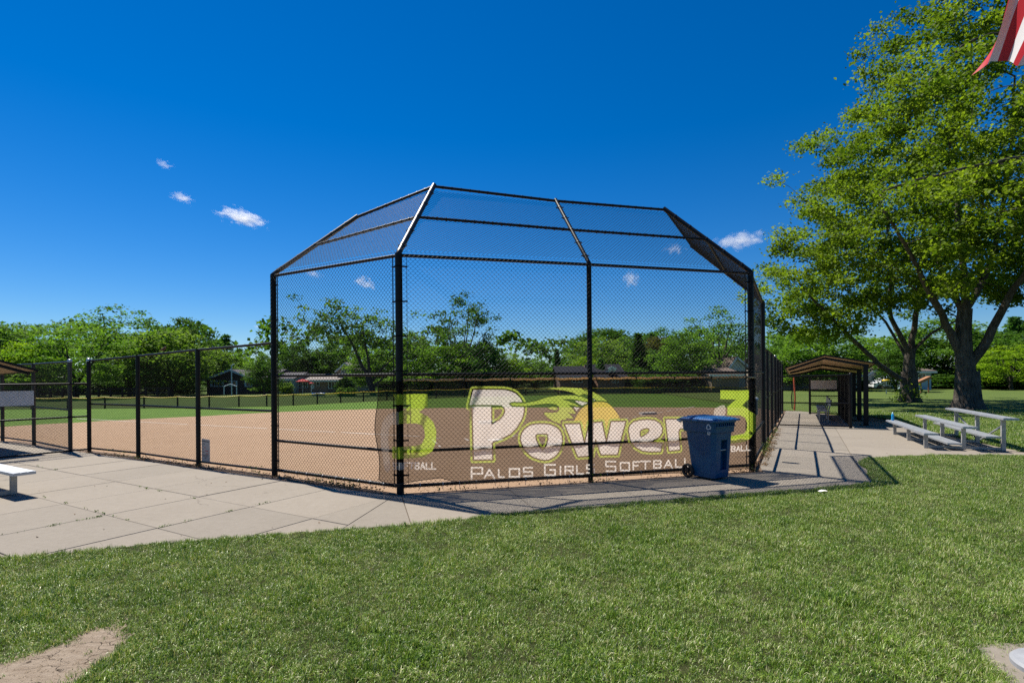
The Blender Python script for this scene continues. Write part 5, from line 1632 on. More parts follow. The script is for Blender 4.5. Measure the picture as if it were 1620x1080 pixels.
big_tree('broad maple with thick forked trunk behind the right bleacher', b1,
    [(b1.x, Y1, -.1), px3(1530, 600, Y1), px3(1525, 560, Y1), px3(1524, 520, Y1), px3(1527, 490, Y1)],
    [([px3(1524, 575, Y1), px3(1505, 530, Y1), px3(1488, 492, Y1 - .5), px3(1462, 445, Y1 - 1), px3(1432, 385, Y1 - 1.5), px3(1395, 330, Y1 - 2)], .30, .06),
     ([px3(1534, 590, Y1), px3(1558, 545, Y1 - .4), px3(1580, 500, Y1 - .8), px3(1606, 455, Y1 - 1.2), px3(1650, 390, Y1 - 2), px3(1690, 300, Y1 - 2)], .33, .07),
     ([px3(1527, 495, Y1), px3(1528, 450, Y1 + .3), px3(1520, 390, Y1 + .6), px3(1512, 310, Y1 + .8), px3(1500, 210, Y1 + 1)], .27, .06),
     ([px3(1527, 500, Y1), px3(1512, 470, Y1 + .5), px3(1492, 438, Y1 + 1.2), px3(1478, 380, Y1 + 1.6), px3(1450, 300, Y1 + 2)], .22, .05),
     ([px3(1528, 495, Y1), px3(1545, 465, Y1 + .4), px3(1566, 420, Y1 + 1), px3(1582, 350, Y1 + 1.4), px3(1600, 240, Y1 + 1.2), px3(1605, 120, Y1 + 1)], .24, .05),
     ([px3(1500, 520, Y1), px3(1470, 470, Y1 + 2), px3(1420, 440, Y1 + 3), px3(1360, 420, Y1 + 3.5)], .12, .03)],
    [(5.2, 5.4), (6.8, 7.6), (9.3, 7.7), (12, 6.3), (15, 4.9), (18, 3.7), (20.5, 2.6), (22.5, .6)], 430, 215, 11, .48, col=(1.0, 1.0, .95, 1))
Y2 = 33.0; b2 = V(pt(1438, 600, Y2).x, Y2, 0)
rng2 = np.random.default_rng(50)
hang = np.concatenate([crown_targets(rng2, [(3.4, .4), (4.4, 1.5), (6.0, 1.8), (7.6, .8)], b2.x - dx, Y2 - dy, 15, .5) for dx, dy in ((7.6, 1), (6.3, 0), (5.0, 1.5))])
big_tree('maple with a long low limb reaching left over the dugout roof', b2,
    [(b2.x, Y2, -.1), px3(1439, 600, Y2), px3(1438, 572, Y2), px3(1441, 552, Y2)],
    [([px3(1436, 606, Y2), px3(1405, 588, Y2 - .3), px3(1376, 563, Y2 - .6), px3(1345, 532, Y2 - 1), px3(1312, 500, Y2 - 1.2), px3(1283, 470, Y2 - 1.2), px3(1264, 448, Y2 - 1)], .27, .07),
     ([px3(1440, 565, Y2), px3(1424, 530, Y2), px3(1408, 500, Y2 + .4), px3(1408, 460, Y2 + .6), px3(1412, 410, Y2 + .8), px3(1400, 340, Y2 + 1)], .24, .06),
     ([px3(1441, 560, Y2), px3(1446, 520, Y2), px3(1452, 480, Y2), px3(1455, 420, Y2 - .5), px3(1465, 340, Y2)], .28, .06),
     ([px3(1441, 562, Y2), px3(1462, 535, Y2 - .4), px3(1490, 517, Y2 - .8), px3(1520, 505, Y2 - 1)], .17, .05),
     ([px3(1440, 570, Y2), px3(1395, 500, Y2 + 2), px3(1340, 460, Y2 + 3), px3(1300, 430, Y2 + 3)], .15, .04)],
    [(5.5, 5.6), (7.0, 8.2), (9.5, 8.6), (12.5, 7.4), (16, 5.2), (19, 3.0), (21, .6)], 310, 165, 12, .44, leaf=.17, sig=.40, extra=hang, col=(1.0, 1.04, .95, 1))
Y3 = 17.0; b3 = V(20.5, Y3, 0)
big_tree('maple off the right edge with a long arching limb hanging across', b3,
    [(b3.x, Y3, -.1), (b3.x - .1, Y3, 3), (b3.x - .2, Y3, 5.2)],
    [([(b3.x - .2, Y3, 5.0), (b3.x - 2.0, Y3 - .2, 7.4), px3(1640, 246, Y3 - .3), px3(1600, 252, Y3 - .3), px3(1540, 263, Y3 - .4), px3(1480, 278, Y3 - .5), px3(1430, 290, Y3 - .4), px3(1388, 306, Y3)], .19, .03),
     ([(b3.x - .2, Y3, 5.0), (b3.x - 1, Y3, 8), px3(1640, 60, Y3), px3(1565, 50, Y3), px3(1520, 75, Y3), px3(1470, 130, Y3)], .16, .03),
     ([(b3.x - .2, Y3, 5.0), (b3.x + .5, Y3, 9), (b3.x + 1, Y3, 13)], .3, .08)],
    [(6, 3.2), (8, 5.2), (11, 5.4), (14, 4.6), (17, 2.5), (18.5, .5)], 240, 110, 13, .45, leaf=.125, sig=.25,
    extra=np.array([px3(x, y, Y3 - .3 + d) for x, y, d in ((1395, 312, 0), (1420, 305, .4), (1450, 296, -.4), (1480, 290, .3), (1510, 285, -.5), (1540, 275, .2), (1570, 268, .6), (1600, 262, -.3),
                    (1470, 135, 0), (1490, 110, .5), (1515, 90, -.3), (1545, 75, .3), (1580, 70, -.4), (1610, 75, 0))]), col=(1.02, 1.02, .9, 1))

# ---- far trees: a few shapes, each copied with its own size, turn and tint
def far_shape(kind, seed):
    """(trunk mesh, crown mesh) of a tree about 10 m tall and 8 m wide, standing at the origin"""
    rng = np.random.default_rng(seed); s = TreeShape(); nm = kind
    if kind in ('spruce', 'pine'):
        s.limb([(0, 0, -.1), (0, 0, 5), (.05, 0, 9.9)], .20, .03, -1, .6)
        T = []; z0 = .7 if kind == 'spruce' else 2.2
        z = z0
        while z < 9.9:
            f = (z - z0) / (10 - z0); R = (2.3 if kind == 'spruce' else 2.6) * (1 - f) ** .9 + .12
            if kind == 'pine': R *= rng.uniform(.55, 1.15)
            m = 7 if kind == 'spruce' else 5; a0 = rng.uniform(0, 6.28)
            for k in range(m):
                a = a0 + 6.283 * k / m + rng.normal(0, .15); RR = R * rng.uniform(.75, 1.12)
                for q in np.arange(.25, 1.01, .25):
                    T.append((RR * q * math.cos(a), RR * q * math.sin(a), z - .18 * RR * q + (.25 * q if kind == 'pine' else .12 * q * q)))
            z += .38 if kind == 'spruce' else .75
        T = np.array(T)
        tm = s.mesh('trunk', BARK_FAR, 4, .02)
        v, f, t = leaves(rng, T, 15 if kind == 'spruce' else 22, .19 if kind == 'spruce' else .30, .26, .45, .2)
    else:
        prof, ncl, per, sig, size, shell, fork = {
            'round': ([(1.0, 2.0), (2.4, 3.7), (4.5, 4.2), (6.8, 3.7), (8.8, 2.3), (10, .5)], 230, 65, .46, 0.258, .40, 5),
            'oval': ([(1.2, 1.5), (3, 2.9), (5, 3.4), (7.2, 2.9), (9, 1.7), (10, .3)], 190, 65, .42, 0.241, .42, 4),
            'airy': ([(2.6, 1.6), (4, 3.3), (6, 4.1), (8, 3.4), (9.6, 1.6), (10.3, .4)], 120, 52, .36, 0.215, .36, 6),
            'spread': ([(2.0, 2.2), (3.2, 4.2), (5, 4.6), (7, 4.0), (9, 2.6), (10, .8)], 150, 62, .40, 0.224, .34, 6),
            'feather': ([(1.6, 2.4), (3, 4.2), (5, 4.4), (7.5, 3.4), (9.4, 1.8), (10.2, .3)], 200, 62, .44, 0.206, .38, 6),
            'shrub': ([(.2, 3.4), (2.5, 4.2), (5, 4.3), (7.5, 3.6), (9.2, 2.2), (10, .6)], 150, 62, .62, 0.430, .30, 4)}[kind]
        h0 = prof[0][0]
        s.limb([(0, 0, -.1), (rng.normal(0, .06), rng.normal(0, .06), h0 * .8), (rng.normal(0, .1), rng.normal(0, .1), h0 + .8)], .26, .20, -1, .5)
        for k in range(fork):
            a = 6.283 * k / fork + rng.uniform(0, .9); R = rng.uniform(1.2, 2.8); zt = rng.uniform(6, 9)
            st = s.p[s.nearest(np.array([0, 0, h0 * .9 + rng.uniform(-.3, .8)]), 0)]
            kk = s.nearest(st, 0)
            s.limb([st, st + np.array([R * .45 * math.cos(a), R * .45 * math.sin(a), (zt - st[2]) * .4]), (R * math.cos(a), R * math.sin(a), zt)], .13, .03, kk, .6, rng, .05)
        T = crown_targets(rng, prof, 0, 0, ncl, shell, lumpy(seed))
        if kind == 'feather': T[:, 2] = np.round(T[:, 2] / .8) * .8 + rng.normal(0, .12, len(T))
        s.grow(T, rng)
        tm = s.mesh('trunk', BARK_FAR, 3, .018, 6, .02)
        v, f, t = leaves(rng, T, per, sig, size, .30 if kind == 'feather' else .5, .6)
    cm = mesh_np('crown', v, f, LEAF_FAR, attrs={'tone': ('FLOAT', t.astype(np.float32))})
    return tm, cm
SHAPES = {}
for kind, n in (('round', 3), ('oval', 2), ('airy', 3), ('spread', 2), ('feather', 1), ('shrub', 2), ('spruce', 2), ('pine', 1)):
    for i in range(n): SHAPES[kind, i] = far_shape(kind, 100 + 7 * i + len(kind) * 13)
def far_tree(kind, var, px, top, width, Y, col, label, name=None, cat='tree', group='trees beyond the ball field', base=None, rot=None):
    p = pt(px, 600, Y); zt = pt(px, top, Y).z; gz = -.075 if base is None else base
    root = empty(name or {'spruce': 'spruce_tree', 'pine': 'pine_tree', 'shrub': 'shrub'}.get(kind, 'leafy_tree'), (p.x, Y, gz), rot if rot is not None else RNG.uniform(0, 6.28), label, cat, group)
    tm, cm = SHAPES[kind, var]
    wid = {'spruce': 4.6, 'pine': 5.0, 'oval': 6.6, 'airy': 7.6, 'feather': 8.6, 'spread': 8.8}.get(kind, 8.2)
    sx = width * (.9 if kind not in ('spruce', 'pine', 'shrub') else 1.0) * Y / FPX / wid; sz = (zt - gz) / 10.2
    root.scale = (sx, sx, sz)
    link('trunk', tm, root)
    c = link('crown', cm, root); c.color = (*(min(1.9, k * 1.14) for k in col), 1)
    return root
MID, DEEP, LIME_, OLIVE, YEL, BLUEG, PURP, PALEG = (.86, .95, .90), (.50, .62, .60), (1.05, 1.15, .75), (1.12, 1.08, 1.0), (1.55, 1.45, .50), (.55, .76, .98), (.72, .42, .72), (.95, 1.08, 1.1)
FAR = [
 ('round', 0, 8, 506, 150, 58, MID, 'mid green maple at the far left edge above the dugout roof'),
 ('airy', 0, 66, 516, 120, 78, PALEG, 'thin airy tree with bare twigs between the left edge maple and the locust'),
 ('round', 1, 45, 536, 110, 54, YEL, 'yellow green maple just above the left dugout roof'),
 ('feather', 0, 120, 502, 170, 52, LIME_, 'feathery bright green locust above the left fence end post'),
 ('airy', 1, 186, 484, 165, 74, PALEG, 'tallest airy elm at left against the sky'),
 ('spread', 1, 205, 540, 130, 60, LIME_, 'low bright spreading tree under the airy elm'),
 ('round', 2, 296, 500, 110, 84, DEEP, 'dark maple top rising behind the rounded pale tree'),
 ('round', 0, 270, 516, 150, 60, OLIVE, 'rounded pale green linden behind the perched bird'),
 ('pine', 0, 358, 529, 44, 98, BLUEG, 'dark pine tip standing above the dark ranch house'),
 ('round', 1, 350, 552, 110, 84, LIME_, 'bright maple behind the dark ranch house'),
 ('oval', 0, 418, 558, 58, 58, MID, 'small leafy tree at the right end of the dark ranch house'),
 ('round', 2, 474, 543, 90, 78, DEEP, 'dark rounded tree behind the red umbrellas'),
 ('oval', 1, 522, 541, 95, 80, MID, 'mid green tree behind the brick ranch house'),
 ('round', 0, 592, 548, 90, 66, LIME_, 'bright green tree behind the leaning tree'),
 ('oval', 0, 655, 524, 90, 72, MID, 'leafy tree seen just right of the left banner post'),
 ('airy', 2, 735, 470, 120, 60, DEEP, 'tallest open branched tree above the large letter P'),
 ('round', 1, 700, 541, 110, 57, LIME_, 'bright rounded tree at the left foot of the open branched tree'),
 ('round', 2, 762, 540, 90, 59, BLUEG, 'bluish green rounded tree at the right foot of the open branched tree'),
 ('oval', 1, 806, 557, 56, 60, YEL, 'small yellow green tree right of the open branched tree'),
 ('round', 0, 846, 565, 70, 64, MID, 'low green tree left of the small dark spruce'),
 ('spruce', 0, 881, 551, 30, 84, BLUEG, 'small dark spruce left of the banner middle post'),
 ('round', 1, 952, 514, 130, 90, DEEP, 'tall dark rounded tree behind the banner middle post'),
 ('spread', 0, 952, 533, 125, 74, OLIVE, 'olive willow like tree in front of the tall dark rounded tree'),
 ('round', 2, 926, 562, 60, 64, YEL, 'yellow leaved small tree beside the banner middle post'),
 ('spruce', 1, 950, 566, 34, 60, (.75, .98, 1.1), 'short blue spruce in front of the solar roof house'),
 ('spruce', 0, 1010, 526, 48, 66, DEEP, 'tall dark spruce right of the banner middle post'),
 ('oval', 0, 988, 531, 50, 84, PALEG, 'pale tree left of the tall dark spruce'),
 ('round', 0, 1046, 516, 80, 92, BLUEG, 'bluish tree top above the purple tree'),
 ('round', 1, 1040, 526, 66, 76, PURP, 'purple leaved tree between the tall spruce and the dense maple'),
 ('oval', 1, 1034, 552, 50, 66, BLUEG, 'small blue green tree below the purple tree'),
 ('round', 2, 1081, 523, 96, 58, (.92, 1.02, .85), 'dense round green maple above the cart'),
 ('airy', 0, 1140, 487, 130, 64, PALEG, 'wispy open tree against the sky left of the right corner post'),
 ('spread', 1, 1150, 540, 110, 76, LIME_, 'bright low tree behind the garage'),
 ('oval', 0, 1232, 530, 80, 96, PALEG, 'pale distant tree between the corner post and the dugout'),
 ('round', 0, 1290, 516, 150, 58, (.95, 1.05, .85), 'leafy maple right behind the right dugout roof'),
 ('spread', 0, 1362, 530, 130, 66, LIME_, 'bright spreading tree behind the low maple limb'),
 ('round', 2, 1490, 500, 170, 66, (.8, .9, .8), 'large shaded tree between the two big maple trunks'),
 ('round', 1, 1580, 520, 120, 70, DEEP, 'dark tree behind the thick forked maple'),
 ('spruce', 1, 1606, 500, 60, 72, BLUEG, 'tall spruce at the right edge behind the maples'),
 ('spread', 1, 1600, 545, 120, 54, YEL, 'yellow green low tree at the right edge'),
 ('oval', 1, 1418, 545, 70, 52, DEEP, 'slim tree on the park lawn left of the low limbed maple'),
 ('round', 0, -60, 498, 160, 62, DEEP, 'dark tree left of the frame edge maple'),
 ('round', 1, 1670, 515, 140, 60, DEEP, 'dark tree beyond the right edge'),
]
for kind, var, px, top, width, Y, col, lab in FAR: far_tree(kind, var, px, top, width, Y, col, lab)
# the leaning tree behind the left bay, with its own limbs
YL = 57.0; bl = V(pt(590, 600, YL).x, YL, -.07)
def leaning():
    rng = np.random.default_rng(77); s = TreeShape(); root = empty('leaning_tree', tuple(bl), label='tree with dark leaning forked trunk behind the left bay of the backstop', cat='tree', group='trees beyond the ball field')
    s.limb([tuple(bl), px3(588, 612, YL), px3(582, 596, YL)], .36, .30, -1, .5)
    for pts, r0, r1 in ([(px3(582, 598, YL), px3(570, 572, YL), px3(560, 548, YL), px3(548, 525, YL), px3(535, 505, YL))] + [.24, .05],
                        [(px3(586, 604, YL), px3(584, 570, YL), px3(578, 545, YL), px3(572, 515, YL))] + [.24, .05],
                        [(px3(588, 606, YL), px3(604, 582, YL), px3(622, 568, YL), px3(640, 556, YL))] + [.16, .04],
                        [(px3(588, 610, YL), px3(606, 596, YL), px3(630, 584, YL))] + [.13, .04]):
        k = s.nearest(np.array(pts[0]), 0); s.limb([s.p[k]] + list(pts[1:]), r0, r1, k, .6, rng, .04)
    T = []
    for px, py, r, n in ((532, 492, 1.5, 14), (512, 512, 1.3, 12), (545, 515, 1.5, 14), (575, 512, 1.6, 14), (604, 520, 1.7, 16), (625, 535, 1.6, 14), (560, 540, 1.3, 9), (645, 550, 1.2, 10), (615, 560, 1.4, 10), (520, 528, .9, 6), (590, 545, 1.3, 9)):
        c = np.array(px3(px, py, YL)); T.append(c + rng.normal(0, 1, (n, 3)) * np.array([r, r * 1.1, r * .55]))
    T = np.concatenate(T); s.grow(T, rng)
    tm = s.mesh('trunk', BARK_FAR, 3, .02, 8); tm.transform(Matrix.Translation(-Vector(root.location))); link('trunk', tm, root)
    v, f, t = leaves(rng, T, 40, .42, .26); c = link('crown', mesh_np('crown', v - np.array(root.location), f, LEAF_FAR, attrs={'tone': ('FLOAT', t.astype(np.float32))}), root); c.color = (.85, .95, .85, 1)
leaning()
# shrubs and hedges at the back of the far lawns
SHR = [(22, 588, 70, 62, DEEP, 'dark shrub mass at the far left behind the dugout fence'), (90, 596, 60, 64, DEEP, 'dark shrub behind the left fence gap'), (150, 594, 70, 66, DEEP, 'dark shrub left of the second left fence post'), (215, 592, 80, 66, DEEP, 'dark shrub behind the second left fence post'), (285, 596, 60, 66, DEEP, 'dark shrub left of the dark ranch house'),
       (452, 604, 22, 62, OLIVE, 'small round bush beside the pale blue sunroom'), (545, 598, 28, 56, DEEP, 'cloud pruned bush at the right end of the brick house'), (541, 612, 14, 52, OLIVE, 'small round shrub left of the leaning tree foot'), (554, 612, 16, 52, MID, 'small green shrub touching the leaning tree foot'),
       (640, 590, 70, 62, MID, 'leafy hedge shrub behind the left banner post'), (700, 592, 90, 62, DEEP, 'dark hedge shrub left of the large letter P'), (780, 590, 90, 62, DEEP, 'dark hedge shrub right of the large letter P'), 
       (1010, 582, 50, 60, DEEP, 'dark evergreen shrub mass under the tall spruce'), (1060, 586, 90, 56, DEEP, 'dark shrub under the dense round maple'), (1112, 594, 26, 60, DEEP, 'dark shrub beside the garage'),
       (1340, 598, 60, 58, DEEP, 'dark shrub behind the dugout posts'), (1500, 592, 70, 60, DEEP, 'dark shrub under the shaded tree'), (1560, 590, 80, 58, DEEP, 'dark shrub right of the thick forked maple'), (1610, 594, 60, 56, MID, 'green shrub at the right edge'), (1660, 590, 90, 58, DEEP, 'dark shrub beyond the right edge')]
for i, (px, top, w, Y, col, lab) in enumerate(SHR):
    far_tree('shrub', i % 2, px, top, w, Y, col, lab, cat='shrub', group='shrubs at the back of the lawns')
# a far belt of woods closes the horizon
def woods():
    rng = np.random.default_rng(9); T = []
    for x in np.arange(-330, 330, 5.5):
        y = 118 + 14 * math.sin(x * .03) + rng.normal(0, 5); h = rng.uniform(7.5, 12.5); r = rng.uniform(3.5, 5.5)
        m = 42; th = rng.uniform(0, 6.28, m); ph = rng.uniform(-.9, 1.4, m)
        T.append(np.stack([x + r * np.cos(th) * np.cos(ph), y + r * np.sin(th) * np.cos(ph), np.maximum(.4, h * .5 + h * .5 * np.sin(ph))], 1))
    T = np.concatenate(T); v, f, t = leaves(rng, T, 16, .8, .85, .6, .6)
    o = link('woods', mesh_np('woods', v, f, LEAF_FAR, attrs={'tone': ('FLOAT', t.astype(np.float32))})); o['kind'] = 'stuff'; o['label'] = 'far belt of woods behind the houses'; o.color = (.72, .82, .74, 1)
woods()
# small sprouts round the foot of the low limbed maple
def sprouts():
    rng = np.random.default_rng(4); P = []
    for px, py, n in ((1420, 628, 60), (1425, 622, 40), (1452, 626, 40), (1450, 614, 25)):
        c = pt(px, py, Y2 - .6); P.append(np.array(c) + rng.normal(0, 1, (n, 3)) * np.array([.22, .15, .28]))
    P = np.concatenate(P); P[:, 2] = np.abs(P[:, 2]); v, f = leaf_quads(rng, len(P), P, .16)
    o = link('sprout_leaves', mesh_np('sprout_leaves', v, f, LEAF, attrs={'tone': ('FLOAT', np.repeat(rng.random(len(P)), 4).astype(np.float32))})); o['kind'] = 'stuff'; o['label'] = 'leafy sprouts around the foot of the low limbed maple'; o.color = (1, 1, 1, 1)
sprouts()
# ------------------------------------------------------------------ low outfield fence with a yellow cap
YELLOW = simple('yellow_fence_cap', (.62, .42, .012), .5, var=.12, scale=2)
MESHG = Mat('green_fence_fabric', .8, (.020, .090, .045), spec=.1)
_tr = MESHG.node('ShaderNodeBsdfTransparent'); _mx = MESHG.node('ShaderNodeMixShader', Fac=.62)
MESHG.l.new(_tr.outputs[0], _mx.inputs[1]); MESHG.l.new(MESHG.p.outputs[0], _mx.inputs[2]); MESHG.l.new(_mx.outputs[0], MESHG.out.inputs['Surface'])
MESHG = MESHG.m
def outfield_fence():
    L_px = [(-70, 648), (0, 646), (50, 645.5), (107, 645), (166, 644.5), (228, 644), (281, 643.8), (331, 643), (378, 642), (422, 641), (464, 639.5), (502, 637.5), (539, 635.5), (575, 633.5), (612, 631.5), (650, 630), (690, 628.5), (735, 627), (782, 626), (832, 624.5), (883, 623.5), (935, 622.5), (988, 622), (1042, 621.5), (1096, 621), (1150, 621), (1200, 621)]
    P = [gp(x, y) for x, y in L_px]
    root = empty('outfield_fence', (P[0].x, P[0].y, 0), label='low green mesh outfield fence with a yellow capped top', cat='fence')
    H = [pt(px, py - (16 - min(7, max(0, (px - 420) / 70))), p.y).z for (px, py), p in zip(L_px, P)]
    H = [max(.55, min(h, 1.0)) for h in H]
    for i, (p, h) in enumerate(zip(P, H)):
        m = MB(); m.tube([h2(p, -.08), h2(p, h - .01)], .05, 8); m.build('post', PAINT_BLACK, root)
        if i + 1 == len(P): break
        q, hq = P[i + 1], H[i + 1]; pts = []
        for k in range(7):
            f = k / 6; pts.append(h2(p.lerp(q, f), h + (hq - h) * f - .055 * math.sin(f * math.pi)))
        m = MB(); m.tube(pts, .038, 8); m.build('cap', YELLOW, root)
        m = MB()
        for k in range(7): m.v += [tuple(h2(pts[k], -.07)), tuple(pts[k] - V(0, 0, .03))]
        for k in range(6): m.f.append([2 * k, 2 * k + 2, 2 * k + 3, 2 * k + 1]); m.m.append(0); m.sm.append(True)
        m.build('mesh_panel', MESHG, root)
outfield_fence()
# ------------------------------------------------------------------ houses
GLASS = Mat('window_glass', .08, (.012, .016, .020), spec=.6).m
WHITE_TRIM = simple('white_trim', (.62, .62, .62), .6, var=.05)
BLUE_TRIM = simple('pale_blue_trim', (.36, .46, .55), .6, var=.08)
def siding(name, col, pitch=.2, vert=False):
    M = Mat(name, .75, col, spec=.2); p = M.pos()
    M.base(M.ramp(M.noise(p, 1.2, 4), [(.3, tuple(c * .88 for c in col)), (.7, tuple(min(1, c * 1.1) for c in col))])); return M.m
def brickish(name, a, b):
    M = Mat(name, .9, a, spec=.1); p = M.pos()
    br = M.node('ShaderNodeTexBrick', Scale=1.0); br.inputs['Brick Width'].default_value = .22; br.inputs['Row Height'].default_value = .075; br.inputs['Mortar Size'].default_value = .008
    br.inputs['Color1'].default_value = (*a, 1); br.inputs['Color2'].default_value = (*b, 1); br.inputs['Mortar'].default_value = (.22, .20, .18, 1)
    M.l.new(M.mapped(p, (1, 1, 1), (math.pi / 2, 0, 0)), br.inputs['Vector']); M.base(br.outputs['Color']); return M.m
BRICK = brickish('tan_red_brick', (.25, .14, .095), (.33, .20, .14))
def shingle(name, a):
    M = Mat(name, .9, a, spec=.1); p = M.pos()
    n = M.noise(M.mapped(p, (1, 6, 6)), 2.0, 4, .7); M.base(M.ramp(n, [(.3, tuple(c * .7 for c in a)), (.7, tuple(c * 1.25 for c in a))])); return M.m
ROOF_GREY, ROOF_DARK, ROOF_BROWN, ROOF_PALE = shingle('grey_shingles', (.10, .095, .10)), shingle('dark_shingles', (.012, .013, .018)), shingle('brown_shingles', (.13, .10, .085)), shingle('pale_shingles', (.25, .22, .20))
def house(label, x0, x1, eave, ridge, Y, depth, wall, roofm, gable=None, windows=(), doors=(), shutters=(), base=None, trim=WHITE_TRIM, chimney=None, lower=None, over=.35, name='house', cat='house', group='houses beyond the ball field'):
    """x0..x1: its front in the photograph; gable None = eaves to the camera, else px of the apex"""
    A, Bq = pt(x0, eave, Y), pt(x1, eave, Y); zr = pt((x0 + x1) / 2 if gable is None else gable, ridge, Y + (depth / 2 if gable is None else 0)).z
    gz = -.09 if base is None else base
    root = empty(name, ((A.x + Bq.x) / 2, Y, gz), label=label, cat=cat, group=group)
    ze = (A.z + Bq.z) / 2
    m = MB()
    X0, X1 = A.x, Bq.x
    if gable is None:
        m.box(((X0 + X1) / 2, Y + depth / 2, (gz + ze) / 2), (X1 - X0, depth, ze - gz))
        # gable ends
        for X in (X0, X1):
            m.add([(X, Y, ze), (X, Y + depth, ze), (X, Y + depth / 2, zr - .05)], [(0, 1, 2)])
    else:
        xa = pt(gable, ridge, Y).x
        for yy in (Y, Y + depth): m.add([(X0, yy, gz), (X1, yy, gz), (X1, yy, ze), (xa, yy, zr - .06), (X0, yy, ze)], [(0, 1, 2, 3, 4) if yy == Y else (4, 3, 2, 1, 0)])
        m.add([(X0, Y, gz), (X0, Y + depth, gz), (X0, Y + depth, ze), (X0, Y, ze)], [(3, 2, 1, 0)]); m.add([(X1, Y, gz), (X1, Y + depth, gz), (X1, Y + depth, ze), (X1, Y, ze)], [(0, 1, 2, 3)])
    m.build('wall', wall, root)
    if lower:
        zl = pt(x0, lower[0], Y).z; m = MB(); m.box(((X0 + X1) / 2, Y - .03, (gz + zl) / 2), (X1 - X0 + .04, .10, zl - gz)); m.build('brick_base', lower[1], root)
    m = MB(); th = .16
    if gable is None:
        s = (zr - ze) / (depth / 2)
        for sgn, y0, y1 in ((1, Y - over, Y + depth / 2), (-1, Y + depth + over, Y + depth / 2)):
            vs = [(X0 - over, y0, ze - s * over), (X1 + over, y0, ze - s * over), (X1 + over, y1, zr), (X0 - over, y1, zr)]
            vs += [(x, y, z + th) for x, y, z in vs]
            m.add(vs, [(3, 2, 1, 0), (4, 5, 6, 7), (0, 1, 5, 4), (1, 2, 6, 5), (2, 3, 7, 6), (3, 0, 4, 7)])
        rf = m.build('roof', roofm, root)
        f = MB(); f.box(((X0 + X1) / 2, Y - over - .02, ze - s * over + .02), (X1 - X0 + 2 * over, .05, .20)); f.build('fascia', trim, root)
    else:
        for xe, sgn in ((X0, -1), (X1, 1)):
            s = (zr - ze) / abs(xe - xa); xo = xe + sgn * over
            vs = [(xo, Y - over, ze - s * over), (xa, Y - over, zr), (xa, Y + depth + over, zr), (xo, Y + depth + over, ze - s * over)]
            vs += [(x, y, z + th) for x, y, z in vs]
            m.add(vs, [(3, 2, 1, 0), (4, 5, 6, 7), (0, 1, 5, 4), (1, 2, 6, 5), (2, 3, 7, 6), (3, 0, 4, 7)])
        rf = m.build('roof', roofm, root)
        for xe, sgn in ((X0, -1), (X1, 1)):
            s = (zr - ze) / abs(xe - xa); xo = xe + sgn * over; f = MB()
            f.bar((xo, Y - over - .03, ze - s * over + .05), (xa, Y - over - .03, zr + .05), .05, .22); f.build('fascia', trim, root)
    if chimney:
        c = pt(chimney[0], chimney[1], Y + depth / 2); f = MB(); f.box((c.x, Y + depth * .45, (c.z + zr - 1) / 2), (.7, .6, c.z - zr + 1)); f.build('chimney', BRICK, root)
    def opening(nm, a, b, y0, y1, mull=0, paneM=GLASS, fr=.07):
        p, q = pt(a, y0, Y), pt(b, y1, Y); w = MB(); yy = Y - (.06 if lower is None else .10)
        cx, cz, W, Hh = (p.x + q.x) / 2, (p.z + q.z) / 2, q.x - p.x, p.z - q.z
        for dx in (-W / 2, W / 2): w.box((cx + dx, yy, cz), (fr, .08, Hh + fr))
        for dz in (-Hh / 2, Hh / 2): w.box((cx, yy, cz + dz), (W + fr, .075, fr))
        for k in range(mull): w.box((cx - W / 2 + W * (k + 1) / (mull + 1), yy - .003, cz), (fr * .8, .07, Hh))
        fo = w.build(nm, trim, root)
        g = MB(); g.box((cx, yy + .025, cz), (W, .02, Hh))
        link('pane', g.mesh('pane', paneM, Vector(root.location)), fo)
    for w in windows: opening('window', *w)
    for w in doors: opening('door', *w)
    for a, b, y0, y1 in shutters:
        p, q = pt(a, y0, Y), pt(b, y1, Y); f = MB(); f.box(((p.x + q.x) / 2, Y - .09, (p.z + q.z) / 2), (q.x - p.x, .05, p.z - q.z)); f.build('shutter', trim, root)
    return root
DARKW = siding('dark_grey_siding', (.030, .030, .034)); WHITEW = siding('white_siding', (.58, .58, .57)); BLUEW = siding('pale_blue_siding', (.30, .40, .48)); TANW = siding('tan_siding', (.34, .28, .20)); SLATEW = siding('slate_blue_siding', (.16, .21, .25)); STONEW = siding('pale_stone', (.40, .34, .27))
house('dark ranch house with low gable and pale blue windows left of the backstop', 327, 402, 600.5, 586, 62, 12, DARKW, ROOF_GREY, 366, windows=[(336, 352, 602, 611, 3), (363, 374, 602.5, 610, 1), (390, 399, 603, 611, 1)],
      shutters=[(333.5, 335.6, 601.5, 611.5), (352.6, 354.8, 601.5, 611.5), (374.6, 376.4, 602, 611), (387.6, 389.4, 602, 611.5)], trim=BLUE_TRIM)
house('grey shingle wing to the right of the dark ranch house', 402.5, 424, 599, 586, 64, 9, DARKW, ROOF_GREY, windows=[(408, 416, 603, 610, 1)], trim=BLUE_TRIM)
house('pale blue sunroom house beside the red umbrellas', 432, 462, 600, 591, 64, 8, BLUEW, ROOF_GREY, windows=[(440, 446, 603, 612, 0), (449, 455, 603, 612, 0)], doors=[(457, 461, 603, 613, 0)])
house('long brick ranch house with pale roof behind the red umbrellas', 470, 534, 602, 594, 66, 8, BRICK, ROOF_PALE, windows=[(501, 505.5, 604, 609.5, 0), (473, 487, 604, 613, 3)], doors=[(492.5, 497, 603.5, 614.5, 0, WHITE_TRIM), (520, 530, 603.5, 614, 1)])
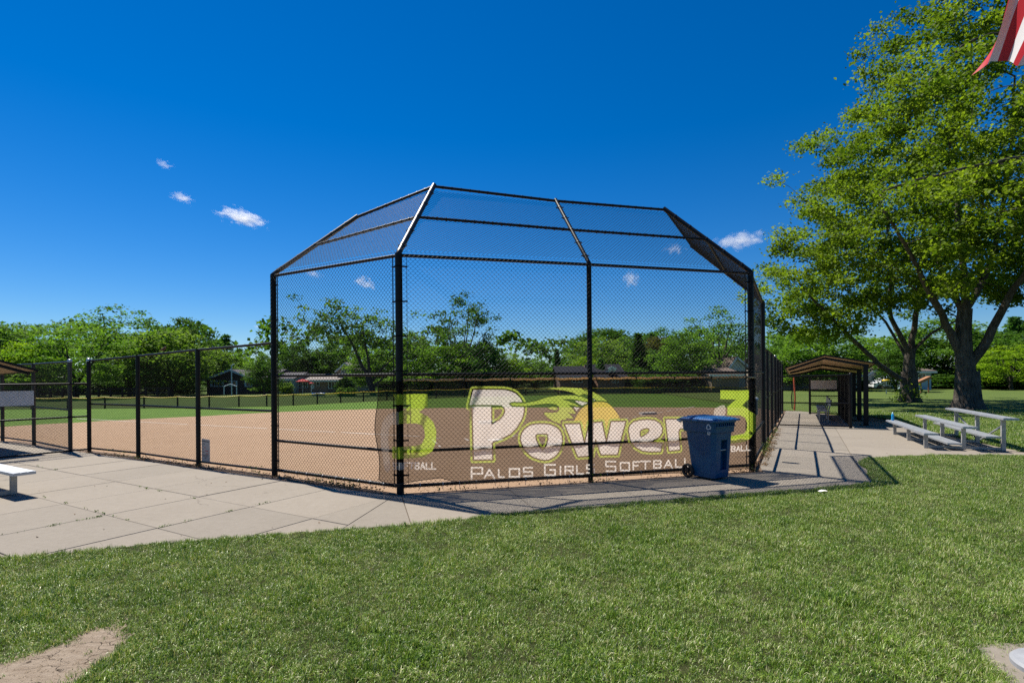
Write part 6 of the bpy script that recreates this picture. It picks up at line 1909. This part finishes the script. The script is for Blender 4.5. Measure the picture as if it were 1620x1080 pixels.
house('two storey tan house with hipped gable behind the leaning tree', 536, 558, 585, 575, 68, 9, STONEW, ROOF_PALE, 547, windows=[(541, 545, 585, 590, 0), (548, 553, 603, 611, 1)], chimney=None)
house('dark roofed brick house with solar panels above the large flame', 886, 931, 597, 581, 57, 9, BRICK, ROOF_DARK, windows=[(905, 921, 600, 604.5, 2)], chimney=(928.5, 577))
house('dark roofed house with white dormer right of the banner middle post', 946, 988, 597, 578, 57, 9, BRICK, ROOF_DARK, windows=[(968, 978, 600, 605, 1)])
house('white dormer gable on the dark roof right of the middle post', 963.5, 973, 584, 581, 56.2, 2, WHITEW, ROOF_DARK, 968, windows=[(965.5, 971, 585.5, 590, 0)], base=2.1, over=.12, name='dormer', cat='dormer', group=None)
house('low tan garage with brown roof right of the dense maple', 1126, 1169, 593, 584, 53, 7, TANW, ROOF_BROWN, windows=[(1134, 1140, 596, 601, 0)])
house('white gabled house partly hidden by the right corner post', 1154, 1181, 580, 566, 60, 9, WHITEW, ROOF_BROWN, 1164, windows=[(1160, 1167, 585, 591, 1)])
house('two storey stone house with grey roof above the right fence', 1222, 1251, 580, 563, 60, 9, STONEW, ROOF_GREY, windows=[(1237, 1240.5, 581, 588, 0), (1244, 1247.5, 581, 588, 0), (1229, 1234, 592, 601, 0)])
house('slate blue house seen under the right dugout roof', 1251, 1293, 586, 572, 63, 9, SLATEW, ROOF_GREY, windows=[(1261, 1266, 593, 604, 0), (1267.5, 1272.5, 593, 604, 0), (1274, 1279, 593, 604, 0)])
house('white shed behind the dugout posts', 1352, 1362, 594, 588, 56, 4, WHITEW, ROOF_GREY, doors=[(1354, 1359, 597, 607, 0, WHITE_TRIM)], name='shed', cat='shed', group=None)
house('white house with blue trim between dugout posts and the slim tree', 1373, 1392, 592, 585, 62, 8, WHITEW, ROOF_GREY, 1384, windows=[(1380, 1387, 597, 603, 0)], trim=BLUE_TRIM)
house('grey house behind the parked car left of the slim tree', 1392, 1424, 589, 581, 68, 8, STONEW, ROOF_BROWN, windows=[(1394, 1401, 592, 600, 1), (1409, 1415, 592, 600, 0)])
house('pale blue house with white framed glass doors right of the low limbed maple', 1447, 1473, 588, 580, 56, 8, BLUEW, ROOF_BROWN, doors=[(1452, 1463, 591, 602.5, 1)])
house('pale house glimpsed right of the thick forked maple', 1541, 1561, 590, 582, 64, 8, BLUEW, ROOF_GREY, windows=[(1544, 1550, 593, 601, 0)])
# things in the far gardens
RED = leafy('red_canvas', .2, .7, .3, (.42, .03, .035), (.55, .05, .05), tint=(1, .8, .8))
def umbrella(px, ytop, yedge, w, Y, label):
    c = pt(px, yedge, Y); t = pt(px, ytop, Y); R = w / 2 * Y / FPX
    root = empty('patio_umbrella', (c.x, Y, -.08), label=label, cat='umbrella', group='red umbrellas on the far patio')
    m = MB(); m.lathe((c.x, Y, c.z), [(R, 0), (R * .99, .06), (R * .5, (t.z - c.z) * .62), (0, t.z - c.z)], 8, smooth=False); m.build('canopy', RED, root)
    m = MB(); m.tube([(c.x, Y, -.08), (c.x, Y, t.z - .05)], .03, 6); m.build('pole', WHITE_TRIM, root)
umbrella(479, 599, 604, 23, 58, 'large red patio umbrella before the brick ranch house')
umbrella(492.5, 604, 607, 9, 57, 'small red patio umbrella right of the large one')
m = MB(); c = pt(504, 616, 55)
m.lathe((c.x, 55, -.08), [(.62, 0), (.66, .05), (.66, .28), (.60, .28), (.58, .22)], 16); tag(m.build('paddling_pool', simple('pool_blue', (.02, .14, .42), .4)), 'small blue tub on the far patio below the brick house', 'tub')
def frame_goal():
    root = empty('garden_frame', (*pt(364, 608, 57)[:2], 0), label='pale blue gabled frame before the dark ranch house', cat='frame')
    for a, b in (((354.5, 624), (354.5, 611)), ((374.5, 624), (374.5, 611)), ((354.5, 611), (364.5, 607.5)), ((364.5, 607.5), (374.5, 611))):
        m = MB(); m.tube([pt(*a, 57), pt(*b, 57)], .05, 6); m.build('tube', BLUE_TRIM, root)
frame_goal()
p = gp(366.5, 622); p = V(pt(366.5, 600, 58).x, 58, 0)
rt = empty('light_pole', p, label='thin pale pole rising in front of the dark ranch house gable', cat='pole')
m = MB(); m.tube([h2(p, -.08), h2(p, pt(366, 578, 58).z)], .06, 8); m.build('pole', BLUE_TRIM, rt)
m = MB(); q = h2(p, pt(366, 578, 58).z); m.tube([q, q + V(.3, 0, .15)], .05, 6); m.build('arm', BLUE_TRIM, rt)
def car(px, Y, label):
    c = pt(px, 606, Y); root = empty('parked_car', (c.x, Y, -.08), label=label, cat='car')
    W = simple('white_car_paint', (.62, .64, .66), .25)
    m = MB(); prof = [(-1.9, .35), (-1.85, .75), (-1.1, .85), (-.55, 1.32), (.7, 1.35), (1.35, .9), (1.9, .82), (1.95, .4)]
    vs = [(x, -.75, z) for x, z in prof] + [(x, .75, z) for x, z in prof]; n = len(prof)
    m.add(vs, [tuple(range(n)), tuple(range(2 * n - 1, n - 1, -1))] + [(i, n + i, n + (i + 1) % n, (i + 1) % n) for i in range(n)]); m.build('body', W, root, local=True)
    for x in (-.3, .45): m = MB(); m.box((x, -.76, 1.07), (.62, .02, .32)); m.build('window', GLASS, root, local=True)
    for x in (-1.2, 1.2):
        for y in (-.72, .72): m = MB(); m.tube([(x, y - .1, .32), (x, y + .1, .32)], .32, 14); m.build('wheel', RUBBER_BLACK, root, local=True)
car(1402, 60, 'small white car parked before the grey house at right')
# disc golf basket on the park lawn
b_ = pt(1402, 613, 46); root = empty('disc_basket', (b_.x, 46, -.06), label='small chain disc basket on a post left of the slim tree', cat='basket')
m = MB(); m.tube([(b_.x, 46, -.06), (b_.x, 46, 1.2)], .04, 8); m.build('post', GALV, root)
m = MB(); m.lathe((b_.x, 46, .45), [(.30, 0), (.33, .22)], 14); m.build('basket', PAINT_WORN, root)
m = MB(); m.lathe((b_.x, 46, 1.12), [(.30, 0), (.30, .09), (.05, .12)], 14); m.build('top_band', YELLOW, root)
m = MB()
for k in range(10):
    a = .628 * k; m.tube([(b_.x + .26 * math.cos(a), 46 + .26 * math.sin(a), 1.14), (b_.x + .07 * math.cos(a), 46 + .07 * math.sin(a), .62)], .008, 4)
m.build('chain', GALV, root)['kind'] = 'stuff'
# leaning brown slide board beside the low limbed maple
WOOD = simple('brown_plank', (.26, .115, .045), .7, var=.25, scale=5)
a, b = pt(1446, 607.5, 48), pt(1470, 596.5, 48); root = empty('play_slide', (a.x, 48, 0), label='brown sloping slide board beside the low limbed maple', cat='slide')
m = MB(); m.bar(a, b, .5, .22); m.build('slide_board', WOOD, root)
for f in (.45, .95):
    q = a.lerp(b, f); m = MB(); m.tube([h2(q, -.08), q], .05, 6); m.build('leg', WOOD, root)
# rail fence far left
root = empty('rail_fence', (*gp(60, 627)[:2], 0), label='dark post and rail fence far left behind the outfield', cat='fence')
pts = [V(pt(x, 600, 50).x, 50 + i * .2, 0) for i, x in enumerate(range(-40, 235, 17))]
for i, q in enumerate(pts):
    m = MB(); m.box((q.x, q.y, .45), (.14, .14, 1.1)); m.build('post', PAINT_BLACK, root)
    if i:
        for z in (.45, .85): m = MB(); m.bar(h2(pts[i - 1], z), h2(q, z), .05, .12); m.build('rail', PAINT_BLACK, root)

# ------------------------------------------------------------------ clouds
def cloud(px, py, w, h, dist, label, seed, dens=.03, tilt=0.0):
    c = pt(px, py, dist); W, H_ = w * dist / FPX, h * dist / FPX
    bm = bmesh.new(); bmesh.ops.create_cube(bm, size=2.0); me = bpy.data.meshes.new('cloud'); bm.to_mesh(me); bm.free()
    o = link('cloud', me); o.location = c; o.scale = (W * .62, W * .42, H_ * .75); o.rotation_euler = (0, math.radians(tilt), 0)
    tag(o, label, 'cloud', 'small white clouds')
    M = bpy.data.materials.new('cloud_vapour'); M.use_nodes = True; N, Lk = M.node_tree.nodes, M.node_tree.links
    N.remove(N['Principled BSDF']); out = N['Material Output']
    tc = N.new('ShaderNodeTexCoord'); pv = N.new('ShaderNodeVolumePrincipled'); pv.inputs['Color'].default_value = (1, 1, 1, 1); pv.inputs['Anisotropy'].default_value = .2
    ln = N.new('ShaderNodeVectorMath'); ln.operation = 'LENGTH'; Lk.new(tc.outputs['Object'], ln.inputs[0])
    mp = N.new('ShaderNodeMapping'); mp.inputs['Location'].default_value = (seed * 3.7, seed, 0); mp.inputs['Scale'].default_value = (1.6, 1.2, 1.1); Lk.new(tc.outputs['Object'], mp.inputs['Vector'])
    nz = N.new('ShaderNodeTexNoise'); nz.inputs['Scale'].default_value = 2.0; nz.inputs['Detail'].default_value = 7; nz.inputs['Roughness'].default_value = .62; Lk.new(mp.outputs['Vector'], nz.inputs['Vector'])
    def mth(op, a, b):
        n = N.new('ShaderNodeMath'); n.operation = op
        for s_, v in zip(n.inputs, (a, b)):
            if hasattr(v, 'links'): Lk.new(v, s_)
            else: s_.default_value = v
        return n.outputs[0]
    f = mth('SUBTRACT', mth('ADD', mth('MULTIPLY', nz.outputs['Fac'], 2.5), -.78), ln.outputs['Value'])
    f = mth('MINIMUM', mth('MAXIMUM', mth('MULTIPLY', f, 2.2), 0.0), 1.0)
    Lk.new(mth('MULTIPLY', f, dens), pv.inputs['Density']); Lk.new(pv.outputs[0], out.inputs['Volume'])
    me.materials.append(M)
for a in [(383, 344, 96, 27, 3000, 'brightest white cloud, left of the backstop canopy', 1, .022, 14), (288, 313, 46, 16, 3000, 'thin streak of cloud left of the brightest cloud', 2, .016, 12), (260, 260, 36, 14, 3000, 'faintest small cloud, highest at left', 3, .010, 20),
          (576, 447, 50, 20, 3200, 'slanting small cloud behind the left bay of the backstop', 4, .016, 18), (495, 432, 40, 14, 3200, 'wispy cloud behind the left canopy edge', 5, .010, 20), (998, 442, 36, 30, 3200, 'small puffy cloud behind the right bay of the backstop', 6, .016, 0),
          (1168, 381, 104, 28, 3200, 'flat cloud between the canopy and the maples', 7, .010, -4), (1066, 394, 46, 18, 3200, 'wispy cloud behind the right canopy panel', 8, .010, 0), (408, 517, 20, 6, 3400, 'tiny low cloud over the left fence', 9, .02, 5)]:
    cloud(*a)
print('objects', len(bpy.data.objects))
